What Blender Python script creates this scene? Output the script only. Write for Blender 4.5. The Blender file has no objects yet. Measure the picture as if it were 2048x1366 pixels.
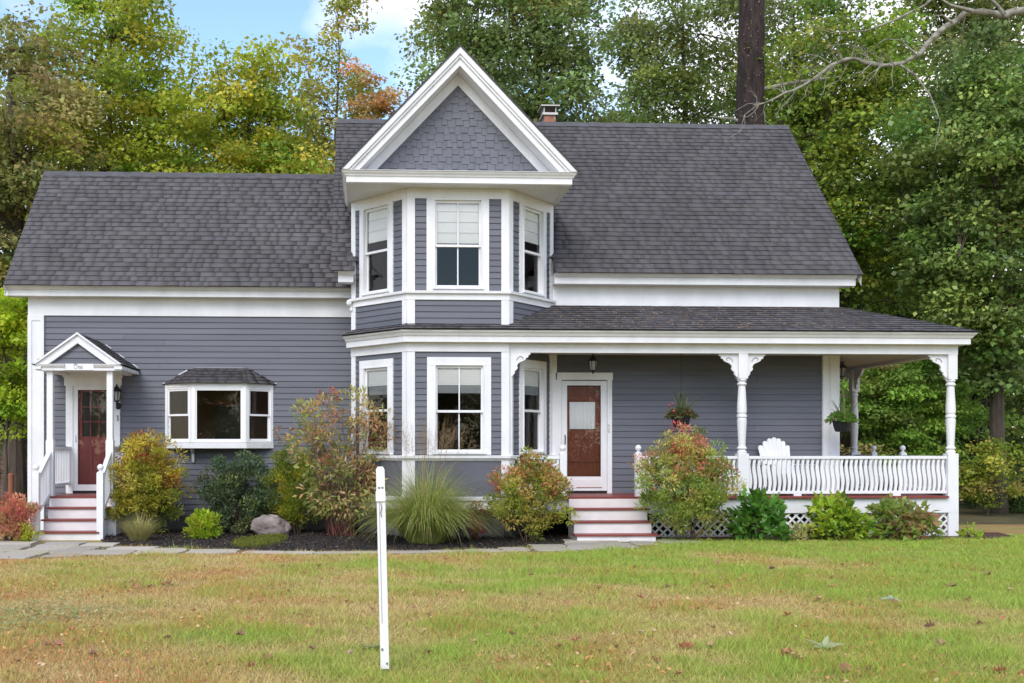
import bpy, math, random
import numpy as np
from mathutils import Vector, noise as mnoise
R = math.radians
rng = np.random.default_rng(7)
random.seed(7)
scene = bpy.context.scene
C = scene.collection

# ---------------------------------------------------------------- camera
F = 2150.0            # focal length in photo pixels (photo 2048 wide)
TH = R(2.7)           # the camera looks a little to the right of the house's normal
CZ = 1.58             # eye height
VPX, HY = 740.0, 897.0
PX0 = VPX + F*math.tan(TH)
cam_d = bpy.data.cameras.new('camera')
cam = bpy.data.objects.new('camera', cam_d); C.objects.link(cam)
cam.location = (0, 0, CZ); cam.rotation_euler = (R(90), 0, -TH)
cam_d.sensor_width = 36; cam_d.lens = F/2048*36
cam_d.shift_x = (1024-PX0)/2048; cam_d.shift_y = (HY-683)/2048
cam_d.clip_end = 2000
scene.camera = cam
# ---------------------------------------------------------------- sky
SUN_EL, SUN_AZ = R(42), R(198)      # azimuth clockwise from +Y: behind the camera, a little left
world = bpy.data.worlds.new('World'); scene.world = world; world.use_nodes = True
nt = world.node_tree; nt.nodes.clear()
def wn(t, **k):
    n = nt.nodes.new(t)
    for a, b in k.items(): setattr(n, a, b)
    return n
out = wn('ShaderNodeOutputWorld'); bg = wn('ShaderNodeBackground'); bg.inputs[1].default_value = 0.15
sky = wn('ShaderNodeTexSky', sky_type='NISHITA', sun_disc=False)
sky.sun_elevation = SUN_EL; sky.sun_rotation = SUN_AZ; sky.air_density = 1.2; sky.dust_density = 0.2; sky.ozone_density = 3.0
tc = wn('ShaderNodeTexCoord'); mp = wn('ShaderNodeMapping')
mp.inputs['Location'].default_value = (0.35, 0.1, 0.2); mp.inputs['Scale'].default_value = (1.0, 1.0, 1.7)
nz = wn('ShaderNodeTexNoise'); nz.inputs['Scale'].default_value = 2.6; nz.inputs['Detail'].default_value = 7; nz.inputs['Roughness'].default_value = 0.55
rp = wn('ShaderNodeValToRGB'); rp.color_ramp.elements[0].position = 0.44; rp.color_ramp.elements[1].position = 0.72
mx = wn('ShaderNodeMixRGB'); mx.inputs[2].default_value = (8.5, 7.55, 6.85, 1)
nt.links.new(tc.outputs['Generated'], mp.inputs['Vector']); nt.links.new(mp.outputs[0], nz.inputs['Vector'])
nt.links.new(nz.outputs[0], rp.inputs[0]); nt.links.new(rp.outputs[0], mx.inputs[0]); nt.links.new(sky.outputs[0], mx.inputs[1])
nt.links.new(mx.outputs[0], bg.inputs[0]); nt.links.new(bg.outputs[0], out.inputs[0])
# ---------------------------------------------------------------- sun (soft, hazy)
sd = bpy.data.lights.new('sun', 'SUN'); sd.energy = 1.5; sd.angle = R(35); sd.color = (1.0, 0.93, 0.84)
so = bpy.data.objects.new('sun', sd); C.objects.link(so)
sv = Vector((math.sin(SUN_AZ)*math.cos(SUN_EL), math.cos(SUN_AZ)*math.cos(SUN_EL), math.sin(SUN_EL)))
so.rotation_euler = sv.to_track_quat('Z', 'Y').to_euler(); so.location = (0, 0, 40)
# ---------------------------------------------------------------- exposure
vs = scene.view_settings; vs.view_transform = 'Standard'; vs.look = 'None'; vs.gamma = 1; vs.exposure = 0.86; vs.use_curve_mapping = False

# ================================================================ photo pixel -> place
SN, CS = math.sin(TH), math.cos(TH)
def XY(px, Y):
    t = (px-PX0)/F
    return Y*(SN+t*CS)/(CS-t*SN)
def depth(X, Y): return X*SN+Y*CS
def Zat(px, py, Y):
    return CZ-(py-HY)*depth(XY(px, Y), Y)/F
def P(px, py, Y): return Vector((XY(px, Y), Y, Zat(px, py, Y)))
def ground_at(px, py):
    d = F*CZ/(py-HY); t = (px-PX0)/F
    l = t*d
    return Vector((l*CS+d*SN, d*CS-l*SN, 0))

# ================================================================ materials
MATS = {}
def mat(name, col, rough=0.6, var=0.0, vscale=3.0, bump=0.0, bscale=40.0, spec=0.4, objvar=0.0, metal=0.0, col2=None, stretch=None, bdist=.01):
    m = bpy.data.materials.new(name); m.use_nodes = True
    t = m.node_tree; b = t.nodes['Principled BSDF']
    b.inputs['Roughness'].default_value = rough; b.inputs['Specular IOR Level'].default_value = spec; b.inputs['Metallic'].default_value = metal
    b.inputs['Base Color'].default_value = (*col, 1)
    g = t.nodes.new('ShaderNodeNewGeometry')
    src = g.outputs['Position']
    if stretch:
        mp = t.nodes.new('ShaderNodeMapping'); mp.inputs['Scale'].default_value = stretch
        t.links.new(src, mp.inputs[0]); src = mp.outputs[0]
    last = None
    if var > 0 or col2:
        n = t.nodes.new('ShaderNodeTexNoise'); n.inputs['Scale'].default_value = vscale; n.inputs['Detail'].default_value = 6; n.inputs['Roughness'].default_value = 0.6
        t.links.new(src, n.inputs['Vector'])
        rmp = t.nodes.new('ShaderNodeValToRGB'); rmp.color_ramp.elements[0].position = 0.3; rmp.color_ramp.elements[1].position = 0.7
        c2 = col2 or tuple(min(1, c*(1+var)) for c in col); c1 = col if col2 else tuple(c*(1-var) for c in col)
        rmp.color_ramp.elements[0].color = (*c1, 1); rmp.color_ramp.elements[1].color = (*c2, 1)
        t.links.new(n.outputs[0], rmp.inputs[0]); last = rmp.outputs[0]
    if objvar > 0:
        oi = t.nodes.new('ShaderNodeObjectInfo'); mr = t.nodes.new('ShaderNodeMapRange')
        mr.inputs['To Min'].default_value = 1-objvar; mr.inputs['To Max'].default_value = 1+objvar
        t.links.new(oi.outputs['Random'], mr.inputs[0])
        mm = t.nodes.new('ShaderNodeMixRGB'); mm.blend_type = 'MULTIPLY'; mm.inputs[0].default_value = 1
        if last is not None: t.links.new(last, mm.inputs[1])
        else: mm.inputs[1].default_value = (*col, 1)
        cb = t.nodes.new('ShaderNodeCombineColor')
        for i in range(3): t.links.new(mr.outputs[0], cb.inputs[i])
        t.links.new(cb.outputs[0], mm.inputs[2]); last = mm.outputs[0]
    if last is not None: t.links.new(last, b.inputs['Base Color'])
    if bump > 0:
        n2 = t.nodes.new('ShaderNodeTexNoise'); n2.inputs['Scale'].default_value = bscale; n2.inputs['Detail'].default_value = 4
        t.links.new(src, n2.inputs['Vector'])
        bp = t.nodes.new('ShaderNodeBump'); bp.inputs['Strength'].default_value = bump; bp.inputs['Distance'].default_value = bdist
        t.links.new(n2.outputs[0], bp.inputs['Height']); t.links.new(bp.outputs[0], b.inputs['Normal'])
    MATS[name] = m
    return m
def colmat(name, rough=0.55, transl=0.0, spec=0.3, bump=0.0, bscale=300):
    m = bpy.data.materials.new(name); m.use_nodes = True
    t = m.node_tree; b = t.nodes['Principled BSDF']; o = t.nodes['Material Output']
    a = t.nodes.new('ShaderNodeAttribute'); a.attribute_name = 'Col'
    t.links.new(a.outputs['Color'], b.inputs['Base Color'])
    b.inputs['Roughness'].default_value = rough; b.inputs['Specular IOR Level'].default_value = spec
    if transl > 0:
        tr = t.nodes.new('ShaderNodeBsdfTranslucent'); ms = t.nodes.new('ShaderNodeMixShader'); ms.inputs[0].default_value = transl
        t.links.new(a.outputs['Color'], tr.inputs[0]); t.links.new(b.outputs[0], ms.inputs[1]); t.links.new(tr.outputs[0], ms.inputs[2])
        t.links.new(ms.outputs[0], o.inputs[0])
    if bump > 0:
        g = t.nodes.new('ShaderNodeNewGeometry')
        n2 = t.nodes.new('ShaderNodeTexNoise'); n2.inputs['Scale'].default_value = bscale
        t.links.new(g.outputs['Position'], n2.inputs['Vector'])
        bp = t.nodes.new('ShaderNodeBump'); bp.inputs['Strength'].default_value = bump; bp.inputs['Distance'].default_value = 0.005
        t.links.new(n2.outputs[0], bp.inputs['Height']); t.links.new(bp.outputs[0], b.inputs['Normal'])
    MATS[name] = m
    return m
WHITE = mat('white_paint', (0.735, 0.735, 0.755), 0.5, var=0.085, vscale=2.6, bump=0.12, bscale=45, stretch=(1, 1, .5))
WHITE2 = mat('white_step_paint', (0.72, 0.69, 0.70), 0.5, var=0.07, vscale=4)
VINYL = mat('white_vinyl', (0.82, 0.82, 0.83), 0.35)
GREY = mat('grey_siding_paint', (0.116, 0.121, 0.147), 0.55, var=0.10, vscale=1.3, objvar=0.07, bump=0.06, bscale=30, stretch=(0.6, 0.6, 6))
GREY2 = mat('grey_wall_shingle_paint', (0.124, 0.129, 0.155), 0.6, var=0.05, vscale=3, objvar=0.07, bump=0.2, bscale=60, stretch=(3, 3, .4))
RED = mat('dark_red_floor_paint', (0.21, 0.045, 0.038), 0.45, var=0.15, vscale=6)
REDDOOR = mat('red_door_paint', (0.26, 0.048, 0.045), 0.4)
WOODDOOR = mat('red_brown_wood', (0.19, 0.042, 0.018), 0.35, var=0.3, vscale=6, stretch=(6, 6, .6))
BLACK = mat('black_metal', (0.012, 0.012, 0.013), 0.45)
POTBLACK = mat('black_plastic', (0.015, 0.015, 0.018), 0.5)
LAMPGLASS = mat('lantern_glass', (0.45, 0.45, 0.42), 0.15)
BRICK = mat('chimney_brick', (0.36, 0.14, 0.09), 0.8, objvar=0.2, var=0.15, vscale=20)
MORTAR = mat('mortar', (0.34, 0.30, 0.27), 0.9)
STEEL = mat('chimney_cap_metal', (0.45, 0.42, 0.40), 0.4, metal=0.6)
CONC = mat('foundation_concrete', (0.115, 0.11, 0.105), 0.9, var=0.2, vscale=5, bump=0.3)
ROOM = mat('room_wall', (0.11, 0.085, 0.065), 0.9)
ROOMTAN = mat('room_tan_wall', (0.24, 0.15, 0.09), 0.9, var=0.1)
CURT = mat('white_curtain', (0.75, 0.76, 0.78), 0.9)
SHADE = mat('white_blind', (0.93, 0.92, 0.90), 0.8)
COPPER = mat('copper_shade', (0.55, 0.26, 0.10), 0.35, metal=0.5)
BARK = mat('bark', (0.085, 0.065, 0.05), 0.9, var=0.35, vscale=5, bump=0.8, bscale=18, stretch=(2, 2, .5))
BARKDARK = mat('dark_pine_bark', (0.012, 0.008, 0.008), 0.95, vscale=5, col2=(0.055, 0.036, 0.033), bump=1.0, bscale=9, stretch=(2, 2, .45), bdist=.08)
BARKPALE = mat('lichen_bark', (0.09, 0.07, 0.06), 0.9, vscale=7, col2=(0.36, 0.36, 0.29), bump=0.6, bscale=25)
STEMRED = mat('red_stem', (0.11, 0.035, 0.028), 0.7)
STEM = mat('brown_stem', (0.10, 0.065, 0.045), 0.8)
ROCK = mat('boulder_stone', (0.15, 0.12, 0.11), 0.95, vscale=5, col2=(0.36, 0.30, 0.28), bump=1.0, bscale=11, spec=.12, bdist=.04)
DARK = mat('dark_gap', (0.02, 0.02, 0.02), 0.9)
FLASH = mat('flashing', (0.7, 0.7, 0.72), 0.35, metal=0.3)
BOLT = mat('bolt_metal', (0.35, 0.34, 0.33), 0.4, metal=0.8)
HOSE = mat('teal_hose', (0.04, 0.20, 0.16), 0.5)
RUST = mat('rust', (0.25, 0.09, 0.05), 0.8)
FLOWER = mat('red_flower', (0.50, 0.09, 0.11), 0.6)
SHING = colmat('roof_shingle', 0.9, bump=0.5, bscale=220, spec=0.15)
LEAF = colmat('leaf', 0.5, transl=0.5)
LEAFG = colmat('glossy_leaf', 0.38, transl=0.38, spec=0.45)
GRASSM = colmat('grass_blade', 0.6, transl=0.25, spec=0.2)
DRYLEAF = colmat('dry_leaf', 0.7, transl=0.1)
STONEM = colmat('flagstone', 0.85, bump=0.5, bscale=30)
MULCHM = colmat('mulch_chip', 0.9)
def glass():
    m = bpy.data.materials.new('window_glass'); m.use_nodes = True
    t = m.node_tree; t.nodes.clear()
    o = t.nodes.new('ShaderNodeOutputMaterial'); g = t.nodes.new('ShaderNodeBsdfGlossy'); g.inputs['Roughness'].default_value = 0.015
    tr = t.nodes.new('ShaderNodeBsdfTransparent'); tr.inputs[0].default_value = (.965, .97, .965, 1)
    fr = t.nodes.new('ShaderNodeFresnel'); fr.inputs[0].default_value = 1.48
    ms = t.nodes.new('ShaderNodeMixShader')
    ge = t.nodes.new('ShaderNodeNewGeometry'); n = t.nodes.new('ShaderNodeTexNoise'); n.inputs['Scale'].default_value = 3.5
    bp = t.nodes.new('ShaderNodeBump'); bp.inputs['Strength'].default_value = 0.05; bp.inputs['Distance'].default_value = 0.05
    t.links.new(ge.outputs['Position'], n.inputs['Vector']); t.links.new(n.outputs[0], bp.inputs['Height']); t.links.new(bp.outputs[0], g.inputs['Normal'])
    t.links.new(fr.outputs[0], ms.inputs[0]); t.links.new(tr.outputs[0], ms.inputs[1]); t.links.new(g.outputs[0], ms.inputs[2]); t.links.new(ms.outputs[0], o.inputs[0])
    return m
GLASS = glass()

# ================================================================ mesh helpers
def link(o, parent=None):
    C.objects.link(o)
    if parent: o.parent = parent
    return o
def tag(o, label=None, cat=None, group=None, kind=None):
    if label: o['label'] = label
    if cat: o['category'] = cat
    if group: o['group'] = group
    if kind: o['kind'] = kind
    return o
def mk(name, verts, faces, m, parent=None, smooth=False):
    me = bpy.data.meshes.new(name); me.from_pydata([tuple(v) for v in verts], [], faces)
    if m: me.materials.append(m)
    if smooth: me.polygons.foreach_set('use_smooth', [True]*len(me.polygons))
    me.update()
    return link(bpy.data.objects.new(name, me), parent)
def arr_mesh(name, verts, faces, m, parent=None, cols=None, smooth=False):
    """verts (N,3), faces (M,k) arrays, cols (N,3) per vertex"""
    me = bpy.data.meshes.new(name); n = len(verts); k = faces.shape[1]; f = len(faces)
    me.vertices.add(n); me.vertices.foreach_set('co', np.ascontiguousarray(verts, dtype=np.float32).ravel())
    me.loops.add(f*k); me.loops.foreach_set('vertex_index', np.ascontiguousarray(faces, dtype=np.int32).ravel())
    me.polygons.add(f); me.polygons.foreach_set('loop_start', np.arange(0, f*k, k, dtype=np.int32))
    if smooth: me.polygons.foreach_set('use_smooth', np.ones(f, dtype=bool))
    me.update(calc_edges=True)
    if cols is not None:
        a = me.color_attributes.new('Col', 'FLOAT_COLOR', 'POINT')
        c4 = np.ones((n, 4), dtype=np.float32); c4[:, :3] = cols; a.data.foreach_set('color', c4.ravel())
    if m: me.materials.append(m)
    return link(bpy.data.objects.new(name, me), parent)
def empty(name, loc=(0, 0, 0)):
    o = bpy.data.objects.new(name, None); o.location = loc; o.empty_display_size = 0.2
    return link(o)
BOXF = [(0, 3, 2, 1), (4, 5, 6, 7), (0, 1, 5, 4), (1, 2, 6, 5), (2, 3, 7, 6), (3, 0, 4, 7)]
class MB:
    def __init__(s): s.v = []; s.f = []
    def add(s, v, f):
        b = len(s.v); s.v += [tuple(x) for x in v]; s.f += [tuple(i+b for i in q) for q in f]; return s
    def box(s, a, b):
        x0, y0, z0 = a; x1, y1, z1 = b
        return s.add([(x0, y0, z0), (x1, y0, z0), (x1, y1, z0), (x0, y1, z0), (x0, y0, z1), (x1, y0, z1), (x1, y1, z1), (x0, y1, z1)], BOXF)
    def hexa(s, pts): return s.add(pts, BOXF)
    def wbox(s, W, u0, u1, v0, v1, w0, w1):
        return s.add([W.pt(u0, v0, w1), W.pt(u1, v0, w1), W.pt(u1, v0, w0), W.pt(u0, v0, w0),
                      W.pt(u0, v1, w1), W.pt(u1, v1, w1), W.pt(u1, v1, w0), W.pt(u0, v1, w0)], BOXF)
    def beam(s, a, b, wx, wz, up=(0, 0, 1)):
        a = Vector(a); b = Vector(b); d = (b-a).normalized(); u = Vector(up); sx = d.cross(u)
        if sx.length < 1e-4: sx = Vector((1, 0, 0))
        sx.normalize(); u = sx.cross(d).normalized()
        pts = [p+sx*i*wx/2+u*j*wz/2 for p in (a, b) for i, j in ((-1, -1), (1, -1), (1, 1), (-1, 1))]
        return s.add(pts, [(0, 1, 2, 3), (7, 6, 5, 4), (0, 4, 5, 1), (1, 5, 6, 2), (2, 6, 7, 3), (3, 7, 4, 0)])
    def tube(s, pts, rad, n=6, cap=True):
        pts = [Vector(p) for p in pts]; rings = []
        for i, p in enumerate(pts):
            d = (pts[min(i+1, len(pts)-1)]-pts[max(i-1, 0)]).normalized()
            a = d.cross(Vector((0, 0, 1)) if abs(d.z) < .9 else Vector((1, 0, 0))).normalized(); b = d.cross(a)
            r = rad[i] if hasattr(rad, '__len__') else rad
            rings.append([p+(a*math.cos(t)+b*math.sin(t))*r for t in [2*math.pi*k/n for k in range(n)]])
        fs = []
        for i in range(len(pts)-1):
            for k in range(n):
                fs.append((i*n+k, i*n+(k+1) % n, (i+1)*n+(k+1) % n, (i+1)*n+k))
        if cap: fs += [tuple(range(n))[::-1], tuple(range((len(pts)-1)*n, len(pts)*n))]
        return s.add([p for r in rings for p in r], fs)
    def lathe(s, c, prof, n=12):
        c = Vector(c); v = []; f = []
        for r, z in prof:
            for k in range(n):
                t = 2*math.pi*(k+.5)/n; v.append((c.x+r*math.cos(t), c.y+r*math.sin(t), c.z+z))
        for i in range(len(prof)-1):
            for k in range(n): f.append((i*n+k, i*n+(k+1) % n, (i+1)*n+(k+1) % n, (i+1)*n+k))
        f += [tuple(range(n))[::-1], tuple(range((len(prof)-1)*n, len(prof)*n))]
        return s.add(v, f)
    def build(s, name, m, parent=None, smooth=False): return mk(name, s.v, s.f, m, parent, smooth)
class Wall:
    """vertical plane from p0 (left seen from outside) to p1 (right)"""
    def __init__(s, p0, p1):
        s.p0 = Vector((p0[0], p0[1], 0)); d = Vector((p1[0]-p0[0], p1[1]-p0[1], 0)); s.L = d.length; s.U = d.normalized(); s.N = Vector((s.U.y, -s.U.x, 0))
    def pt(s, u, v, w=0): return s.p0+s.U*u+s.N*w+Vector((0, 0, v))
    def u(s, px, w=0):
        t = (px-PX0)/F; rx, ry = SN+t*CS, CS-t*SN
        o = s.p0+s.N*w
        det = rx*(-s.U.y)+ry*s.U.x        # solve k*(rx,ry) = o + u*U
        k = (o.x*(-s.U.y)+o.y*s.U.x)/det
        q = Vector((rx*k, ry*k, 0))-o
        return q.dot(s.U)
    def v(s, px, py, w=0):
        q = s.pt(s.u(px, w), 0, w); return CZ-(py-HY)*depth(q.x, q.y)/F
def wbox(name, W, u0, u1, v0, v1, w0, w1, m, parent=None): return MB().wbox(W, u0, u1, v0, v1, w0, w1).build(name, m, parent)
def gpane(W, u0, u1, v0, v1, w0, w1, m, parent):
    mb = MB().wbox(W, u0, u1, v0, v1, w0, w1); mb.f = [q for i, q in enumerate(mb.f) if i != 4]
    return mb.build('pane', m, parent)
def sweep(name, path, prof, m, parent=None, closed_prof=True):
    """closed profile [(offset outward, z)] along a plan path; outward is to the right hand of travel seen from above"""
    path = [Vector((p[0], p[1], 0)) for p in path]; n = len(path); k = len(prof); v = []; f = []
    for i, p in enumerate(path):
        ds = []
        if i > 0: ds.append((path[i]-path[i-1]).normalized())
        if i < n-1: ds.append((path[i+1]-path[i]).normalized())
        ns = [Vector((d.y, -d.x, 0)) for d in ds]; m_ = sum(ns, Vector()).normalized(); sc = 1/max(.2, m_.dot(ns[0]))
        for o, z in prof: v.append(p+m_*o*sc+Vector((0, 0, z)))
    for i in range(n-1):
        for j in range(k): f.append((i*k+j, i*k+(j+1) % k, (i+1)*k+(j+1) % k, (i+1)*k+j))
    f += [tuple(range(k))[::-1], tuple(range((n-1)*k, n*k))]
    return mk(name, v, f, m, parent)
def poly_prism(name, pts, nvec, m, parent=None):
    nv = Vector(nvec); pts = [Vector(p) for p in pts]; n = len(pts)
    v = pts+[p+nv for p in pts]
    f = [tuple(range(n)), tuple(range(2*n-1, n-1, -1))]+[(i, i+n, (i+1) % n+n, (i+1) % n) for i in range(n)]
    return mk(name, v, f, m, parent)
def sheet_holes(name, W, u0, u1, v0, v1, holes, m, parent=None, w=0.0):
    us = sorted({u0, u1, *[min(max(h[i], u0), u1) for h in holes for i in (0, 1)]}); vs_ = sorted({v0, v1, *[min(max(h[i], v0), v1) for h in holes for i in (2, 3)]})
    mb = MB()
    for a, b in zip(us, us[1:]):
        for c, d in zip(vs_, vs_[1:]):
            cu, cv = (a+b)/2, (c+d)/2
            if any(h[0] < cu < h[1] and h[2] < cv < h[3] for h in holes): continue
            mb.add([W.pt(a, c, w), W.pt(b, c, w), W.pt(b, d, w), W.pt(a, d, w)], [(0, 1, 2, 3)])
    return mb.build(name, m, parent)
def clapboards(W, u0, u1, v0, v1, exp, holes, parent, joints=0.0, m=None, top_down=True):
    rnd = random.Random(int((u0+v0)*1000) & 0xffff)
    n = int(math.ceil((v1-v0)/exp))
    for k in range(n):
        t = v1-k*exp; b = max(v0, t-exp)
        if t-b < .012: continue
        segs = [(u0, u1)]
        for h in holes:
            if h[3] <= b or h[2] >= t: continue
            ns = []
            for a, c in segs:
                if h[1] <= a or h[0] >= c: ns.append((a, c)); continue
                if h[0] > a: ns.append((a, h[0]))
                if h[1] < c: ns.append((h[1], c))
            segs = ns
        if joints:
            ns = []
            for a, c in segs:
                while c-a > 2.6 and rnd.random() < joints:
                    q = a+rnd.uniform(1.0, min(3.2, c-a-.8)); ns.append((a, q-.002)); a = q+.002
                ns.append((a, c))
            segs = ns
        for a, c in segs:
            if c-a < .01: continue
            j = rnd.uniform(-.0015, .0015); j2 = rnd.uniform(-.0015, .0015)
            wt, wb = .004, .021
            v = [W.pt(a, b+j, wb), W.pt(c, b+j2, wb), W.pt(c, b+j2, 0), W.pt(a, b+j, 0), W.pt(a, t+.004, wt), W.pt(c, t+.004, wt), W.pt(c, t+.004, 0), W.pt(a, t+.004, 0)]
            mk('clapboard', v, BOXF, m or GREY, parent)

# ================================================================ leaf helpers
def nrmz(a): return a/np.maximum(1e-6, np.linalg.norm(a, axis=1, keepdims=True))
def leaf_mesh(name, pos, axis, nrm, L, Wd, col, m, parent=None, hexa=False, fold=.18, curl=0.0):
    axis = nrmz(axis); side = nrmz(np.cross(axis, nrm)); nn = np.cross(side, axis)
    L = L[:, None]; Wd = Wd[:, None]; n = len(pos)
    if not hexa:
        b = pos; r = pos+axis*L*.45+side*Wd*.5+nn*Wd*fold; t = pos+axis*L-nn*L*curl; l = pos+axis*L*.45-side*Wd*.5+nn*Wd*fold
        v = np.stack([b, r, t, l], 1).reshape(-1, 3); f = np.arange(4*n).reshape(-1, 4); k = 4
    else:
        b = pos; t = pos+axis*L-nn*L*curl
        r1 = pos+axis*L*.32+side*Wd*.5+nn*Wd*fold; l1 = pos+axis*L*.32-side*Wd*.5+nn*Wd*fold
        r2 = pos+axis*L*.68+side*Wd*.36+nn*(Wd*fold*.6-L*curl*.4); l2 = pos+axis*L*.68-side*Wd*.36+nn*(Wd*fold*.6-L*curl*.4)
        v = np.stack([b, r1, r2, t, l2, l1], 1).reshape(-1, 3)
        i = np.arange(n)[:, None]*6
        f = np.concatenate([i+np.array([[0, 1, 2, 3]]), i+np.array([[0, 3, 4, 5]])], 0); k = 6
    return arr_mesh(name, v, f, m, parent, cols=np.repeat(col, k, 0))
def pick_cols(n, pal, jit=.18, r=rng):
    c = np.array([p[0] for p in pal], dtype=float); w = np.array([p[1] for p in pal], dtype=float); w /= w.sum()
    out_ = c[r.choice(len(c), n, p=w)]
    return np.clip(out_*(1+r.normal(0, jit, (n, 1)))*(1+r.normal(0, jit*.35, (n, 3))), .004, .9)
def unit(n, r=rng): return nrmz(r.normal(size=(n, 3)))

# ================================================================ ground
def ground_mat():
    m = bpy.data.materials.new('lawn_soil'); m.use_nodes = True
    t = m.node_tree; b = t.nodes['Principled BSDF']; b.inputs['Roughness'].default_value = .95; b.inputs['Specular IOR Level'].default_value = .1
    g = t.nodes.new('ShaderNodeNewGeometry')
    n = t.nodes.new('ShaderNodeTexNoise'); n.inputs['Scale'].default_value = .55; n.inputs['Detail'].default_value = 8; n.inputs['Roughness'].default_value = .65
    t.links.new(g.outputs['Position'], n.inputs['Vector'])
    r = t.nodes.new('ShaderNodeValToRGB'); e = r.color_ramp.elements
    e[0].position = .34; e[0].color = (.30, .19, .09, 1); e[1].position = .66; e[1].color = (.21, .22, .05, 1)
    q = e.new(.5); q.color = (.33, .25, .10, 1)
    t.links.new(n.outputs[0], r.inputs[0])
    n2 = t.nodes.new('ShaderNodeTexNoise'); n2.inputs['Scale'].default_value = 28; n2.inputs['Detail'].default_value = 5
    t.links.new(g.outputs['Position'], n2.inputs['Vector'])
    mm = t.nodes.new('ShaderNodeMixRGB'); mm.blend_type = 'OVERLAY'; mm.inputs[0].default_value = .7
    t.links.new(r.outputs[0], mm.inputs[1]); t.links.new(n2.outputs[0], mm.inputs[2]); t.links.new(mm.outputs[0], b.inputs['Base Color'])
    bp = t.nodes.new('ShaderNodeBump'); bp.inputs['Strength'].default_value = .8; bp.inputs['Distance'].default_value = .02
    t.links.new(n2.outputs[0], bp.inputs['Height']); t.links.new(bp.outputs[0], b.inputs['Normal'])
    return m
o = mk('ground', [(-300, -200, 0), (300, -200, 0), (300, 400, 0), (-300, 400, 0)], [(0, 1, 2, 3)], ground_mat())
tag(o, 'patchy autumn lawn in front of the house', 'lawn', kind='structure')

WF = mat('woodland_floor_litter', (.07, .055, .03), .95, vscale=1.6, col2=(.14, .12, .045), bump=1.0, bscale=25, bdist=.03)
tag(mk('woodland_floor', [(-90, 22.6, .005), (-7.9, 22.2, .005), (11.4, 21.8, .005), (90, 21.2, .005), (120, 130, .005), (-120, 130, .005)], [(0, 1, 2, 3, 4, 5)], WF), 'leaf littered ground under the trees', 'ground', kind='structure')
# ================================================================ HOUSE
Yf, Yw, Yl = 18.85, 20.0, 20.9
house = empty('house', (0, 20.5, 0))
hinv = Vector((0, -20.5, 0))
def hp(o):                                   # meshes are authored in world space; parent without moving
    o.parent = house; o.location = hinv; return o
def part(o): return hp(o)
BL = (XY(705, Yw), Yw); FL = (XY(815.5, Yf), Yf); FR = (XY(1016.5, Yf), Yf); BR = (XY(1104, Yw), Yw)
MXR = XY(1677, Yw)                           # right wall of the main house
WBL, WBF, WBR = Wall(BL, FL), Wall(FL, FR), Wall(FR, BR)
WM = Wall(BR, (MXR, Yw))
WMf = Wall(BL, (MXR, Yw))
WLG = Wall((XY(57, Yl), Yl), (BL[0], Yl))
def ZB(y): return WBF.v(915, y)
zs_soff = 6.15

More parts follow.
